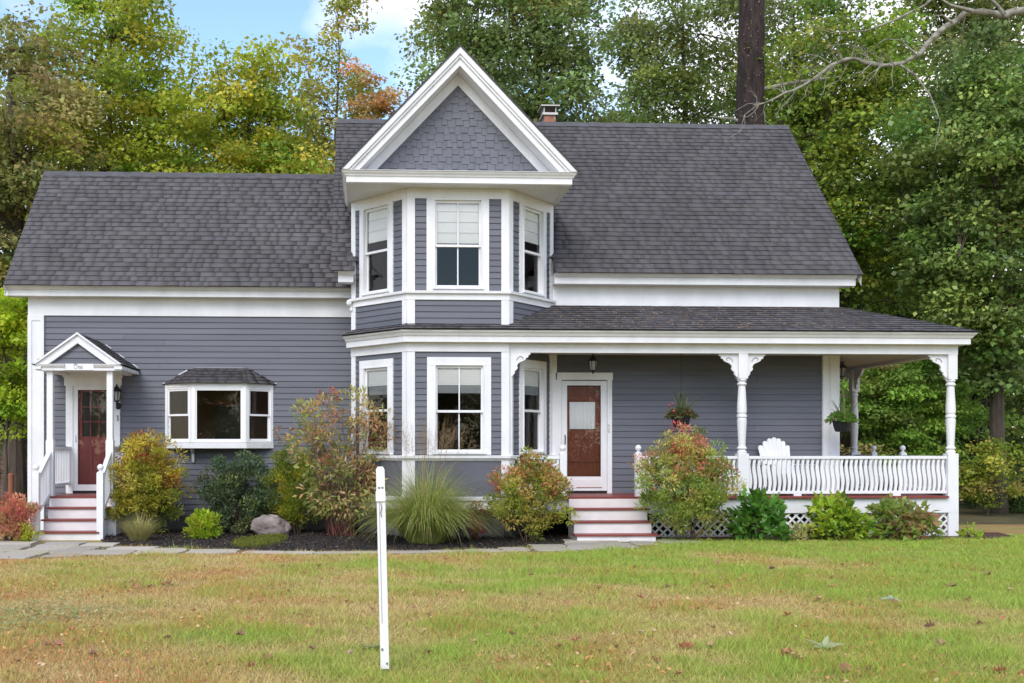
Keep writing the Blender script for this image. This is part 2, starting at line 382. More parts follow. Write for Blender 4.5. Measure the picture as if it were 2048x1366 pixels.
# ---------------------------------------------------------------- windows
def window(W, g, casing, split, parent_name='window', muntin=True, top_shade=None, band=None, room=False, deep=.10, head=None, sill=True, label=None):
    """g = (u0,u1,v0,v1) sash opening; casing = (left, right, top, bottom) widths"""
    u0, u1, v0, v1 = g; cl, cr, ct, cb = casing
    mb = MB(); w1 = .034
    mb.wbox(W, u0-cl, u0, v0-cb, v1, 0, w1); mb.wbox(W, u1, u1+cr, v0-cb, v1, 0, w1); mb.wbox(W, u0-cl, u1+cr, v1, v1+ct, 0, w1+.003)
    if cb > 0: mb.wbox(W, u0, u1, v0-cb, v0, 0, w1-.003)
    # stop moulding + jambs
    s = .018
    mb.wbox(W, u0-s, u0, v0, v1, w1+.0005, w1+.014); mb.wbox(W, u1, u1+s, v0, v1, w1+.0005, w1+.014); mb.wbox(W, u0-s, u1+s, v1, v1+s, w1+.0035, w1+.014)
    mb.wbox(W, u0-.02, u0+.002, v0, v1, -deep, -.001); mb.wbox(W, u1-.002, u1+.02, v0, v1, -deep, -.001)
    mb.wbox(W, u0, u1, v1-.002, v1+.02, -deep, -.001); mb.wbox(W, u0, u1, v0-.02, v0+.002, -deep, -.001)
    f = part(mb.build(parent_name, WHITE)); f['label'] = label or 'white cased double hung window'
    if sill: wbox('sill', W, u0-.05, u1+.05, v0-.035, v0-.001, w1+.001, w1+.045, WHITE, f)
    vm = v0+(v1-v0)*split; st = .036
    for nm, a, b, w in (('upper_sash', vm-.02, v1-.002, -.005), ('lower_sash', v0+.002, vm+.02, -.042)):
        sb = MB(); wa, wb_ = w-.034, w
        sb.wbox(W, u0+.002, u0+st, a, b, wa, wb_); sb.wbox(W, u1-st, u1-.002, a, b, wa, wb_)
        sb.wbox(W, u0+st, u1-st, a, a+.042, wa, wb_); sb.wbox(W, u0+st, u1-st, b-.042, b, wa, wb_)
        if muntin: cu = (u0+u1)/2; sb.wbox(W, cu-.011, cu+.011, a+.042, b-.042, wa+.004, wb_-.002)
        sb.build(nm, WHITE, f)
        if muntin:
            for x0, x1 in ((u0+st, (u0+u1)/2-.011), ((u0+u1)/2+.011, u1-st)):
                gpane(W, x0, x1, a+.042, b-.042, w-.019, w-.015, GLASS, f)
        else: gpane(W, u0+st, u1-st, a+.042, b-.042, w-.019, w-.015, GLASS, f)
    if top_shade is not None:
        vt = top_shade; mb = MB(); flut = 1 if band is not None else 3; nn = max(3, int((v1-vt)/(.03 if band is not None else .16)))
        for i in range(nn):
            a = vt+(v1-vt)*i/nn; b = vt+(v1-vt)*(i+1)/nn
            mb.add([W.pt(u0+.01, a, -.046), W.pt(u1-.01, a, -.046), W.pt(u1-.01, b-.0005, -.046-.0035*flut), W.pt(u0+.01, b-.0005, -.046-.0035*flut)], [(0, 1, 2, 3)])
        mb.build('window_blind', SHADE, f)
    if band is not None: 
        wbox('shade_cloth', W, u0+.02, u1-.02, band, top_shade-.004, -.06, -.056, mat_band, f)
    return f
mat_band = mat('grey_shade_cloth', (0.33, 0.35, 0.36), 0.9)
def U4(W, x0, x1, y0, y1, xr=None):
    xr = xr or (x0+x1)/2
    return (W.u(x0), W.u(x1), W.v(xr, y1), W.v(xr, y0))
def zof(W, y):                               # z of front-face photo row y (levels run round the bay)
    return ZB(y)
# lower bay windows: levels share the front face's rows
lv0, lv1 = ZB(904), ZB(731); uv0, uv1 = ZB(575), ZB(401)
exp_b = (ZB(703)-ZB(911))/17.0
holes = {}
def g_of(W, x0, x1, v0, v1): return (W.u(x0), W.u(x1), v0, v1)
gFl = g_of(WBF, 871, 966, lv0, lv1); gLl = g_of(WBL, 741, 785, lv0, lv1); gRl = g_of(WBR, 1045, 1082, lv0, lv1)
gFu = g_of(WBF, 870, 962, uv0, uv1); gLu = g_of(WBL, 738, 783, uv0, uv1); gRu = g_of(WBR, 1043, 1079, uv0, uv1)
# equalise side windows about the facets
def centred(W, g, wd, off=0): c = W.L/2+off; return (c-wd/2, c+wd/2, g[2], g[3])
wside = .66
gLl = centred(WBL, gLl, wside, -.06); gLu = centred(WBL, gLu, wside, -.06); gRl = centred(WBR, gRl, wside, .04); gRu = centred(WBR, gRu, wside, .04)
sill_t = ZB(911)
for W, gl, gu, nm in ((WBF, gFl, gFu, 'front'), (WBL, gLl, gLu, 'left'), (WBR, gRl, gRu, 'right')):
    hl = (gl[0]-.01, gl[1]+.01, gl[2]-.01, gl[3]+.01); hu = (gu[0]-.01, gu[1]+.01, gu[2]-.01, gu[3]+.01)
    cbx = (.15, .14) if nm == 'front' else (.13, .13)
    wl = part(sheet_holes('bay_wall', W, 0, W.L, .5, zs_soff, [hl, hu], GREY)); wl['label'] = {'front': 'front face of the projecting bay', 'left': 'left slanted face of the bay', 'right': 'right slanted face of the bay under the porch'}[nm]
    clapboards(W, .06, W.L-.06, sill_t+.02, ZB(703), exp_b, [(gl[0]-.1, gl[1]+.1, gl[2]-.05, gl[3]+.1)], wl)
    clapboards(W, .06, W.L-.06, ZB(583), ZB(397), exp_b, [(gu[0]-.1, gu[1]+.1, gu[2]-.3, gu[3]+.3)], wl)
    clapboards(W, .06, W.L-.06, ZB(655), ZB(599), exp_b, [], wl)
    window(W, gl, (cbx[0], cbx[1], .145, .05), .47 if nm == 'front' else .49, muntin=(nm == 'front'), top_shade=ZB(770) if nm == 'front' else ZB(768), band=ZB(786),
           label='lower bay window with half drawn blind, '+nm+' face')
    window(W, gu, (cbx[0], cbx[1], .06, .06), .48, muntin=(nm == 'front'), top_shade=ZB(486) if nm == 'front' else ZB(470),
           label='upper bay window with blind drawn over the top sash, '+nm+' face')
    # boards and friezes on this face
    part(wbox('bay_frieze', W, .04, W.L-.04, ZB(398), zs_soff-.002, .001, .028, WHITE))
    # diagonal board panel beneath the sill
    pl = part(wbox('base_panel', W, .03, W.L-.03, ZB(994), sill_t-.03, .001, .010, GREY))
    h = sill_t-.03-ZB(994); stp = .085; k = 0; c0 = -h
    u = -h+.03
    while u < W.L-.06:
        # 45 degree board clipped to the panel rectangle
        pts = []
        a0, a1 = u, u+stp-.006
        quad = [(a0, h), (a1, h), (a1+h, 0), (a0+h, 0)]
        lo, hi = .05, W.L-.05
        def clip(poly, lim, sgn):
            res = []
            for i in range(len(poly)):
                p, q = poly[i], poly[(i+1) % len(poly)]
                pi, qi = sgn*(p[0]-lim) >= 0, sgn*(q[0]-lim) >= 0
                if pi: res.append(p)
                if pi != qi:
                    s_ = (lim-p[0])/(q[0]-p[0]); res.append((lim, p[1]+s_*(q[1]-p[1])))
            return res
        quad = clip(quad, lo, 1)
        if quad: quad = clip(quad, hi, -1)
        if len(quad) >= 3:
            poly_prism('diagonal_board', [W.pt(p[0], ZB(994)+p[1], .0185) for p in quad], W.N*-.008, GREY, pl)
        u += stp
# interior of the bay rooms
def room(name, x0, x1, y0, y1, z0, z1, m):
    v = [(x0, y0, z0), (x1, y0, z0), (x1, y1, z0), (x0, y1, z0), (x0, y0, z1), (x1, y0, z1), (x1, y1, z1), (x0, y1, z1)]
    return part(mk(name, v, [(0, 1, 2, 3), (7, 6, 5, 4), (3, 2, 6, 7), (0, 3, 7, 4), (1, 5, 6, 2)], m))
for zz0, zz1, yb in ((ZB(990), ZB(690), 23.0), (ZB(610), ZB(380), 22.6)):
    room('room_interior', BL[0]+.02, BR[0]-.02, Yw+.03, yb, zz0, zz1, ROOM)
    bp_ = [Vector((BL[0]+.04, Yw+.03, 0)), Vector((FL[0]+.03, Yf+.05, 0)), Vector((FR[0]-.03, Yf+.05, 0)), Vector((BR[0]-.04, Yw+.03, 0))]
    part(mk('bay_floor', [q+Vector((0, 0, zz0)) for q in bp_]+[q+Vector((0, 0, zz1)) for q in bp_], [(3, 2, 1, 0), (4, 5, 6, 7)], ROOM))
# corner boards of the bay
for (W, at) in ((WBL, 0), (WBL, WBL.L), (WBF, 0), (WBF, WBF.L), (WBR, 0), (WBR, WBR.L)):
    for z0, z1 in ((ZB(655), zs_soff-.004), (ZB(1000), ZB(690))):
        a, b = (0, .115) if at == 0 else (W.L-.115, W.L)
        if W is WBF: a, b = (-.012, .125) if at == 0 else (W.L-.125, W.L+.012)
        part(wbox('corner_board', W, a, b, z0, z1, .0015, .031, WHITE))
BAYPATH = [BL, FL, FR, BR]
part(sweep('bay_sill_belt', [BL, FL, FR, BR], [(.0, ZB(600)), (.036, ZB(600)), (.036, ZB(589.5)), (.085, ZB(587.5)), (.09, ZB(582.5)), (.0, ZB(581))], WHITE))
part(sweep('bay_sill_belt', [BL, FL, FR, BR], [(.0, ZB(921)), (.036, ZB(921)), (.036, ZB(917)), (.08, ZB(916.5)), (.085, ZB(911.5)), (.0, ZB(910.5))], WHITE))
part(sweep('base_skirt_board', [BL, FL, FR, BR], [(.0, ZB(1019)), (.05, ZB(1019)), (.05, ZB(1002)), (.09, ZB(1001)), (.095, ZB(995)), (.0, ZB(993))], WHITE))
part(sweep('foundation', [BL, FL, FR, BR], [(-.35, -.05), (-.14, -.05), (-.14, ZB(1018.5)), (-.35, ZB(1018.5))], CONC))
part(sweep('bay_frieze', [BL, FL, FR], [(-.02, ZB(703.5)), (.04, ZB(703.5)), (.04, ZB(682)), (-.02, ZB(682))], WHITE))

# ---------------------------------------------------------------- roofs (real shingle courses)
TABS = []   # (score, roof part, verts, tone)
def roof(name, A, B, Cc, D, label, exposure=.142, skip=None, thick=.02, tone=1.0, slab=True):
    """A,B eave left/right, Cc,D top right/left (world points on one plane)"""
    A, B, Cc, D = map(Vector, (A, B, Cc, D)); U = (B-A).normalized(); N = (B-A).cross(D-A).normalized()
    if N.z < 0: N = -N
    V = N.cross(U).normalized()
    if V.dot(D-A) < 0: V = -V
    q = [((p-A).dot(U), (p-A).dot(V)) for p in (A, B, Cc, D)]
    H = max(q[2][1], q[3][1])
    def lims(v):
        tl = v/max(1e-6, q[3][1]); tr = (v-q[1][1])/max(1e-6, q[2][1]-q[1][1])
        return q[0][0]+(q[3][0]-q[0][0])*min(tl, 1), q[1][0]+(q[2][0]-q[1][0])*min(tr, 1)
    lift = N*.002
    if slab:
        vv = [A, B, Cc, D]; o = mk(name, vv+[p-N*thick for p in vv], [(0, 1, 2, 3), (7, 6, 5, 4), (0, 4, 5, 1), (1, 5, 6, 2), (2, 6, 7, 3), (3, 7, 4, 0)], ROOFBASE)
    else: o = mk(name, *slab_pieces(skip), ROOFBASE)
    part(o); o['label'] = label
    rr = random.Random(hash(name) & 0xfff if False else len(TABS)+3)
    nrow = int(H/exposure)+1
    for k in range(nrow):
        v0 = -.02+k*exposure; v1 = min(H, v0+exposure+.01)
        if v1-v0 < .03: continue
        l0, r0 = lims(max(0, v0)); l1, r1 = lims(v1)
        u = min(l0, l1)-rr.uniform(0, .25)
        while u < max(r0, r1):
            w = rr.choice((.12, .17, .22, .28, .36, .20)); a, b = u, u+w; u = b
            a0, b0 = max(a, l0), min(b, r0); a1, b1 = max(a, l1), min(b, r1)
            if b0-a0 < .01 and b1-a1 < .01: continue
            if b0 < a0: a0 = b0 = (a0+b0)/2 if abs(a0-b0) < .05 else max(min(a, r0), l0)
            if b1 < a1: a1 = b1 = max(min(a, r1), l1)
            c = A+U*((a0+b0+a1+b1)/4)+V*((v0+v1)/2)
            if skip and skip(c): continue
            raised = rr.random() < .5; h0 = .015 if raised else .0115; h0 += rr.uniform(0, .001); h1 = .0015
            wv = rr.uniform(-.004, .004)
            p = [A+U*a0+V*(v0+wv)+N*h0, A+U*b0+V*(v0+wv)+N*h0, A+U*b1+V*v1+N*h1, A+U*a1+V*v1+N*h1,
                 A+U*a0+V*(v0+wv), A+U*b0+V*(v0+wv), A+U*b1+V*v1, A+U*a1+V*v1]
            t = (.097 if raised else .109)*rr.uniform(.92, 1.08)*tone*.97*(1+.14*mnoise.noise(Vector((c.x*.9, c.z*.9, c.y*.9))))
            tc_ = (t*1.03, t*.965, t*rr.uniform(.98, 1.04))
            dv = Vector((c.x, c.y, c.z-CZ)); sc = w*exposure*abs(dv.normalized().dot(N))/dv.length_squared
            p += [p[0], p[1], p[4], p[5]]
            TABS.append((sc, o, p, tc_))
    return o
TABF = [(0, 1, 2, 3), (8, 10, 11, 9), (1, 5, 6, 2), (0, 3, 7, 4)]
ROOFBASE = mat('roof_underlay', (0.06, 0.058, 0.062), 0.95)
def slab_pieces(_): return SLAB
# left wing roof
wy = Yl-.42; wxl = XY(7, wy); ze_w = Zat(350, 571, wy); yr_w = 23.0
zr_w = Zat(380, 347, yr_w)
wxr = BL[0]-.0
wing_roof = roof('wing_roof', (wxl, wy, ze_w), (wxr, wy, ze_w), (wxr, yr_w, zr_w), (wxl, yr_w, zr_w), 'lower shingled roof over the left wing')
roofback = part(mk('roof_back_slope', [(wxl, yr_w, zr_w), (wxr, yr_w, zr_w), (wxr, yr_w+2.5, ze_w), (wxl, yr_w+2.5, ze_w)], [(0, 1, 2, 3)], ROOFBASE))
# main roof with the bay's opening
my = Yw-.40; mxl, mxr = XY(668, 21.5), XY(1726, my); ze_m = Zat(1400, 546, my); yr_m = 23.2; zr_m = Zat(1300, 248, yr_m)
slope_m = (zr_m-ze_m)/(yr_m-my)
def main_y(z): return my+(z-ze_m)/slope_m
PXL, PXR = XY(684, 18.4), XY(1154, 18.4); PXC = (PXL+PXR)/2; PZE = Zat(915, 340, 18.4); PZA = Zat(912, 93, 18.4)
z_cut = PZE
yc = main_y(z_cut)
def in_bay(c): return BL[0] < c.x < BR[0] and c.z < z_cut
SLAB = ([(mxl, my, ze_m), (BL[0], my, ze_m), (BL[0], yr_m, zr_m), (mxl, yr_m, zr_m),
         (BR[0], my, ze_m), (mxr, my, ze_m), (mxr, yr_m, zr_m), (BR[0], yr_m, zr_m),
         (BL[0], yc, z_cut), (BR[0], yc, z_cut)], [(0, 1, 2, 3), (4, 5, 6, 7), (8, 9, 7, 2)])
main_roof = roof('main_roof', (mxl, my, ze_m), (mxr, my, ze_m), (mxr, yr_m, zr_m), (mxl, yr_m, zr_m), 'tall shingled roof over the main house', skip=in_bay, slab=False, tone=.9)
part(mk('roof_back_slope', [(mxl, yr_m, zr_m), (mxr, yr_m, zr_m), (mxr, yr_m+3.6, ze_m), (mxl, yr_m+3.6, ze_m)], [(0, 1, 2, 3)], ROOFBASE))
# cross gable over the bay
gy0 = 18.4; ygb_e = main_y(PZE)+.05; ygb_r = min(yr_m, main_y(PZA))+.02
roof('gable_roof', (PXL, ygb_e, PZE), (PXL, gy0, PZE), (PXC, gy0, PZA), (PXC, ygb_r, PZA), 'left slope of the steep front gable roof')
roof('gable_roof', (PXR, gy0, PZE), (PXR, ygb_e, PZE), (PXC, ygb_r, PZA), (PXC, gy0, PZA), 'right slope of the steep front gable roof')
# porch roof
PBX = XY(1916, Yf)                           # outer face of the porch beam, right side
PORY1 = 24.2
ovh = .25
ep = [Vector((BL[0], BL[1], 0)), Vector((FL[0], FL[1], 0)), Vector((PBX, Yf, 0)), Vector((PBX, PORY1, 0))]
def offs(path, o):
    r = []
    for i, p in enumerate(path):
        ds = []
        if i > 0: ds.append((path[i]-path[i-1]).normalized())
        if i < len(path)-1: ds.append((path[i+1]-path[i]).normalized())
        ns = [Vector((d.y, -d.x, 0)) for d in ds]; m_ = sum(ns, Vector()).normalized(); r.append(p+m_*o/max(.2, m_.dot(ns[0])))
    return r
E = offs(ep, ovh)
zpe = Zat(1300, 659, Yf-ovh); zpt = Zat(1390, 612, Yw)
sl_p = (zpt-zpe)/(Yw-(Yf-ovh))
zfl = zpe+ovh*sl_p
V3 = lambda p, z: Vector((p[0], p[1], z))
roof('porch_roof', V3(E[1], zpe), V3(E[2], zpe), (MXR, Yw, zpt), (FL[0]+.35, Yw, zpt), 'low front slope of the porch roof', exposure=.13, tone=.95)
sidetop = zpt
roof('porch_roof', V3(E[2], zpe), V3(E[3], zpe), (MXR, E[3].y, sidetop), (MXR, Yw, sidetop), 'side slope of the wraparound porch roof', exposure=.13)
e0 = V3(E[0], zpe); e1 = V3(E[1], zpe)
roof('porch_roof', e0, e1, V3(Vector((FL[0]+.02, FL[1]+.02)), zfl+.01), V3(Vector((BL[0]+.02, BL[1])), zfl+.01), 'short skirt of shingles round the bay', exposure=.13)
# stoop roof and bay window hood are added with the stoop
# ---------------------------------------------------------------- left wing wall
zfr0, zfr1 = WLG.v(400, 633), WLG.v(400, 588)
bw = dict(x0=332, x1=545, y0=768, y1=897)
hood_h = (WLG.u(338), WLG.u(540), WLG.v(440, 893), WLG.v(440, 770))
door_h = (WLG.u(146), WLG.u(228), 0.7, WLG.v(190, 773))
wlw = part(sheet_holes('wing_wall', WLG, 0, WLG.L, -.05, zfr1+.15, [hood_h, (WLG.u(156), WLG.u(218.5), WLG.v(190, 969.5), WLG.v(190, 779.5))], GREY)); wlw['label'] = 'clapboard front wall of the left wing'
clapboards(WLG, WLG.u(88), WLG.L, .28, zfr0, (zfr0-.28)/34.0, [hood_h, (WLG.u(134), WLG.u(240), .3, WLG.v(190, 752))], wlw, joints=.55)
part(wbox('foundation', WLG, 0, WLG.L, -.05, .28, .001, .006, CONC))
part(wbox('frieze_board', WLG, 0, WLG.L, zfr0, zfr1, .001, .036, WHITE))
cbx = part(wbox('corner_pilaster', WLG, 0, WLG.u(89.5), 0.02, zfr0-.001, .001, .044, WHITE))
for a, b in ((.0, .075), (.235, WLG.u(89.5))):
    wbox('pilaster_edge', WLG, a, b, .02, zfr0-.10, .0445, .06, WHITE, cbx)
wbox('pilaster_edge', WLG, 0, WLG.u(89.5), zfr0-.10, zfr0-.002, .0445, .06, WHITE, cbx)
# side wall of the wing and the main house's own side walls
part(mk('wing_side_wall', [(WLG.p0.x, Yl, 0), (WLG.p0.x, yr_w+2.0, 0), (WLG.p0.x, yr_w+2.0, ze_w+.1), (WLG.p0.x, yr_w, zr_w-.1), (WLG.p0.x, Yl, ze_w+.1)], [(0, 1, 2, 3, 4)], GREY))
part(mk('main_side_wall', [(MXR, Yw+.001, 0), (MXR, 26.4, 0), (MXR, 26.4, ze_m), (MXR, yr_m, zr_m-.15), (MXR, Yw+.001, ze_m+.2)], [(0, 1, 2, 3, 4)], GREY))
part(mk('main_side_wall', [(BL[0], Yw+.001, 0), (BL[0], 26.4, 0), (BL[0], 26.4, ze_m), (BL[0], yr_m, zr_m-.15), (BL[0], Yw+.001, ze_m+.2)], [(0, 1, 2, 3, 4)], GREY))
part(mk('back_wall', [(WLG.p0.x, 25.2, 0), (BL[0], 25.2, 0), (BL[0], 25.2, 4), (WLG.p0.x, 25.2, 4)], [(0, 1, 2, 3)], GREY))
part(mk('back_wall', [(BL[0], 26.4, 0), (MXR, 26.4, 0), (MXR, 26.4, 4.5), (BL[0], 26.4, 4.5)], [(0, 1, 2, 3)], GREY))
# wing eave
zf0 = Zat(350, 593, Yl-.28); 
part(sweep('eave_trim', [(WLG.p0.x-.36, Yl), (BL[0], Yl)], [(0, zf0), (.27, zf0), (.27, zf0+.115), (.30, zf0+.118), (.34, zf0+.155), (.375, zf0+.175), (.385, ze_w-.012), (0, ze_w-.012)], WHITE))
part(mk('rake_board', [(wxl+.02, wy+.02, ze_w-.05), (wxl+.02, yr_w, zr_w-.05), (wxl+.02, yr_w, zr_w-.25), (wxl+.02, wy+.02, ze_w-.22)], [(0, 1, 2, 3)], WHITE))
# ---------------------------------------------------------------- main wall above and behind the porch
dz0 = .74
gdoor = (WM.u(1123), WM.u(1213), dz0, WM.v(1168, 762))
mw = part(sheet_holes('porch_wall', WM, 0, WM.L, .5, ze_m+.25, [(WM.u(1133), WM.u(1201.5), WM.v(1167, 953.5), WM.v(1167, 770.5))], GREY)); mw['label'] = 'clapboard wall at the back of the porch'
clapboards(WM, .0, WM.u(1643), dz0, 3.42, .1165, [(gdoor[0]-.06, gdoor[1]+.06, dz0, gdoor[3]+.12)], mw, joints=.3)
part(wbox('frieze_board', WM, 0, WM.L, zpt-.05, Zat(1400, 560, Yw), .001, .03, WHITE))
pil = part(wbox('corner_pilaster', WM, WM.u(1643), WM.L+.001, dz0, 3.5, .001, .05, WHITE))
for a, b in ((WM.u(1644), WM.u(1653)), (WM.u(1658), WM.u(1676.5))): wbox('pilaster_edge', WM, a, b, dz0+.03, 3.45, .0505, .065, WHITE, pil)
part(wbox('inner_corner_board', WM, .001, .085, dz0, 3.4, .0225, .05, WHITE))
zfm = Zat(1400, 569, my+.12)
EAVEP = [(0, zfm), (.27, zfm), (.27, zfm+.125), (.30, zfm+.128), (.34, zfm+.165), (.37, zfm+.185), (.38, ze_m-.012), (0, ze_m-.012)]
part(sweep('eave_trim', [(BR[0]+.0, Yw), (mxr-.08, Yw)], EAVEP, WHITE))
part(sweep('cornice_return', [(XY(676, Yw-.3), Yw), (BL[0]+.02, Yw)], EAVEP, WHITE))
part(mk('rake_board', [(mxr-.02, my+.02, ze_m-.05), (mxr-.02, yr_m, zr_m-.05), (mxr-.02, yr_m, zr_m-.25), (mxr-.02, my+.02, ze_m-.22)], [(0, 1, 2, 3)], WHITE))
# ridge caps
for (xa, xb, yy, zz) in ((wxl, wxr, yr_w, zr_w), (mxl, mxr, yr_m, zr_m)):
    x = xa; mb = MB(); i = 0
    while x < xb-.05:
        w = .26; x2 = min(x+w, xb); d = .13
        zt = zz+.018+(.006 if i % 2 else 0)
        mb.add([(x, yy-d, zt-d*1.02), (x2, yy-d, zt-d*1.02-.004), (x2, yy, zt-.004), (x, yy, zt), (x, yy+d, zt-d*1.02), (x2, yy+d, zt-d*1.02)], [(0, 1, 2, 3), (3, 2, 5, 4)])
        x = x2; i += 1
    part(mb.build('ridge_cap', mat('ridge_shingle_%d' % int(yy*10), (.085, .083, .09), .9, var=.2, vscale=6)))

# ---------------------------------------------------------------- pediment of the bay
FP = Wall((PXL, gy0), (PXR, gy0))
zsB = zs_soff
part(mk('soffit', [(PXL+.06, gy0+.05, zsB), (PXR-.06, gy0+.05, zsB), (PXR-.06, ygb_e+.2, zsB), (PXL+.06, ygb_e+.2, zsB)], [(3, 2, 1, 0)], WHITE))
zt_ = zsB+.10
part(sweep('pediment_cornice', [(PXL+.10, ygb_e), (PXL+.10, gy0+.10), (PXR-.10, gy0+.10), (PXR-.10, ygb_e)],
     [(-.05, zsB-.012), (.03, zsB-.012), (.03, zsB+.105), (.05, zsB+.108), (.06, zsB+.13), (.09, zsB+.16), (.10, zsB+.19), (.118, zsB+.197), (.118, PZE-.02), (-.05, PZE-.005)], WHITE))
TY = Yf                                        # tympanum plane
def rake(side, o0, o1, ya, yb, name, m=WHITE, zlow=PZE-.01):
    """board following the rake: measured perpendicular from the roof line, o0 outer to o1 inner"""
    xe = PXL if side < 0 else PXR
    sx = (PXC-xe); sz = (PZA-PZE); Ls = math.hypot(sx, sz); n = Vector((-sz*(1 if side < 0 else -1)*-1, 0, 0))
    dirv = Vector((sx/Ls, 0, sz/Ls)); nn = Vector((abs(dirv.z)*(1 if side < 0 else -1), 0, -abs(dirv.x)))
    def line(o, z=None, x=None):
        p = Vector((xe, 0, PZE))+nn*o
        if x is not None: t = (x-p.x)/dirv.x
        else: t = (z-p.z)/dirv.z
        return p+dirv*t
    a, b, c, d = line(o0, z=zlow), line(o0, x=PXC), line(o1, x=PXC), line(o1, z=zlow)
    pts = [Vector((q.x, ya, q.z)) for q in (a, b, c, d)]
    return part(poly_prism(name, pts, (0, yb-ya, 0), m))
for s in (-1, 1):
    rake(s, -.022, .004, gy0-.045, gy0+.02, 'drip_edge', ROOFBASE)
    rake(s, .005, .085, gy0-.03, TY, 'rake_crown')
    rake(s, .0855, .125, gy0+.0, TY, 'rake_crown')
    rake(s, .1255, .215, gy0+.035, TY-.001, 'rake_fascia')
    rake(s, .22, .36, TY-.03, TY+.02, 'tympanum_board')
tri_b = zt_+.04
tym = part(mk('tympanum', [(PXL+.25, TY+.012, PZE-.05), (PXR-.25, TY+.012, PZE-.05), (PXC, TY+.012, PZA-.3)], [(0, 1, 2)], GREY2)); tym['label'] = 'triangular gable face of staggered wall shingles'
part(mk('pediment_shelf', [(PXL+.12, gy0+.02, PZE-.006), (PXR-.12, gy0+.02, PZE-.006), (PXR-.12, TY+.01, PZE+.004), (PXL+.12, TY+.01, PZE+.004)], [(0, 1, 2, 3)], WHITE))
# staggered shingles
rw = .128; hw = PXC-PXL; pit = (PZA-PZE)/hw; rr = random.Random(5)
z = PZE-.02; k = 0
nin = .56/math.cos(math.atan(pit))*1.0
while z < PZA-.5:
    half = (PZA-z)/pit-.30*math.sqrt(1+pit*pit)/pit
    x = PXC-half-rr.uniform(0, .1); j = rr.randint(0, 1)
    while x < PXC+half:
        w = rr.uniform(.075, .17); x2 = min(x+w, PXC+half)
        if x2-x > .02:
            dz = (.0 if j % 2 else .038)+rr.uniform(-.006, .006); zb = z-dz+.02; ztp = z+rw+.07
            lim = lambda q: PZA-abs(q-PXC)*pit-.28*math.sqrt(1+pit*pit)
            zl, zr_ = min(ztp, max(zb+.01, lim(x))), min(ztp, max(zb+.01, lim(x2-.004)))
            t0 = .010+.004*(j % 2)
            v = [(x, TY-.006-t0, zb), (x2-.005, TY-.006-t0, zb), (x2-.005, TY+.008, zb), (x, TY+.008, zb),
                 (x, TY-.002, zl), (x2-.005, TY-.002, zr_), (x2-.005, TY+.008, zr_), (x, TY+.008, zl)]
            mk('wall_shingle', v, BOXF, GREY2, tym)
        x = x2; j += 1
    z += rw; k += 1
# side cheeks of the upper bay above the main roof
for x in (BL[0], BR[0]):
    part(mk('bay_cheek', [(x, Yw, ze_m), (x, ygb_e+.1, ze_m+1), (x, ygb_e+.1, zsB), (x, Yw, zsB)], [(0, 1, 2, 3)], GREY))

# ---------------------------------------------------------------- porch
zfl_ = .73
pfY = Yf-.09
zbb = Zat(1300, 706, Yf); zbt = Zat(1300, 682, Yf)
part(mk('porch_floor', [(FR[0]-.3, pfY, zfl_), (PBX-.21, pfY, zfl_), (PBX-.21, PORY1, zfl_), (MXR-.05, PORY1, zfl_+.01), (MXR-.05, Yw+.02, zfl_+.01), (FR[0]-.3, Yw+.02, zfl_+.01),
     (FR[0]-.3, pfY, zfl_-.035), (PBX-.21, pfY, zfl_-.035), (PBX-.21, PORY1, zfl_-.035), (MXR-.05, PORY1, zfl_-.035), (MXR-.05, Yw+.02, zfl_-.035), (FR[0]-.3, Yw+.02, zfl_-.035)],
     [(0, 1, 2, 3, 4, 5), (11, 10, 9, 8, 7, 6), (0, 6, 7, 1), (1, 7, 8, 2), (2, 8, 9, 3), (5, 11, 6, 0)], RED))
part(sweep('porch_beam', [FR, (PBX, Yf), (PBX, PORY1)], [(0.0, zbb), (.0, zbt+.08), (-.16, zbt+.08), (-.16, zbb)], WHITE))
zs_p = Zat(1300, 685, Yf-.2)
part(sweep('eave_trim', [(p.x, p.y) for p in ep], [(.0, zs_p), (.15, zs_p), (.15, zs_p+.105), (.17, zs_p+.108), (.195, zs_p+.15), (.225, zs_p+.175), (.233, zpe-.02), (0, zpe-.02)], WHITE))
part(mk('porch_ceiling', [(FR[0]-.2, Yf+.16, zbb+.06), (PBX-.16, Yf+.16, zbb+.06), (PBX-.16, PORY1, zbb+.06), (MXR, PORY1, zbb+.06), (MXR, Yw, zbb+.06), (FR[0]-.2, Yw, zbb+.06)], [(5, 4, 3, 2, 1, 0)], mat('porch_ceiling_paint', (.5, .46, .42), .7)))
part(sweep('porch_skirt_board', [FR, (PBX-.02, Yf-.03), (PBX-.02, PORY1)], [(0, zfl_-.3), (.0, zfl_-.036), (-.04, zfl_-.036), (-.04, zfl_-.3)], WHITE))
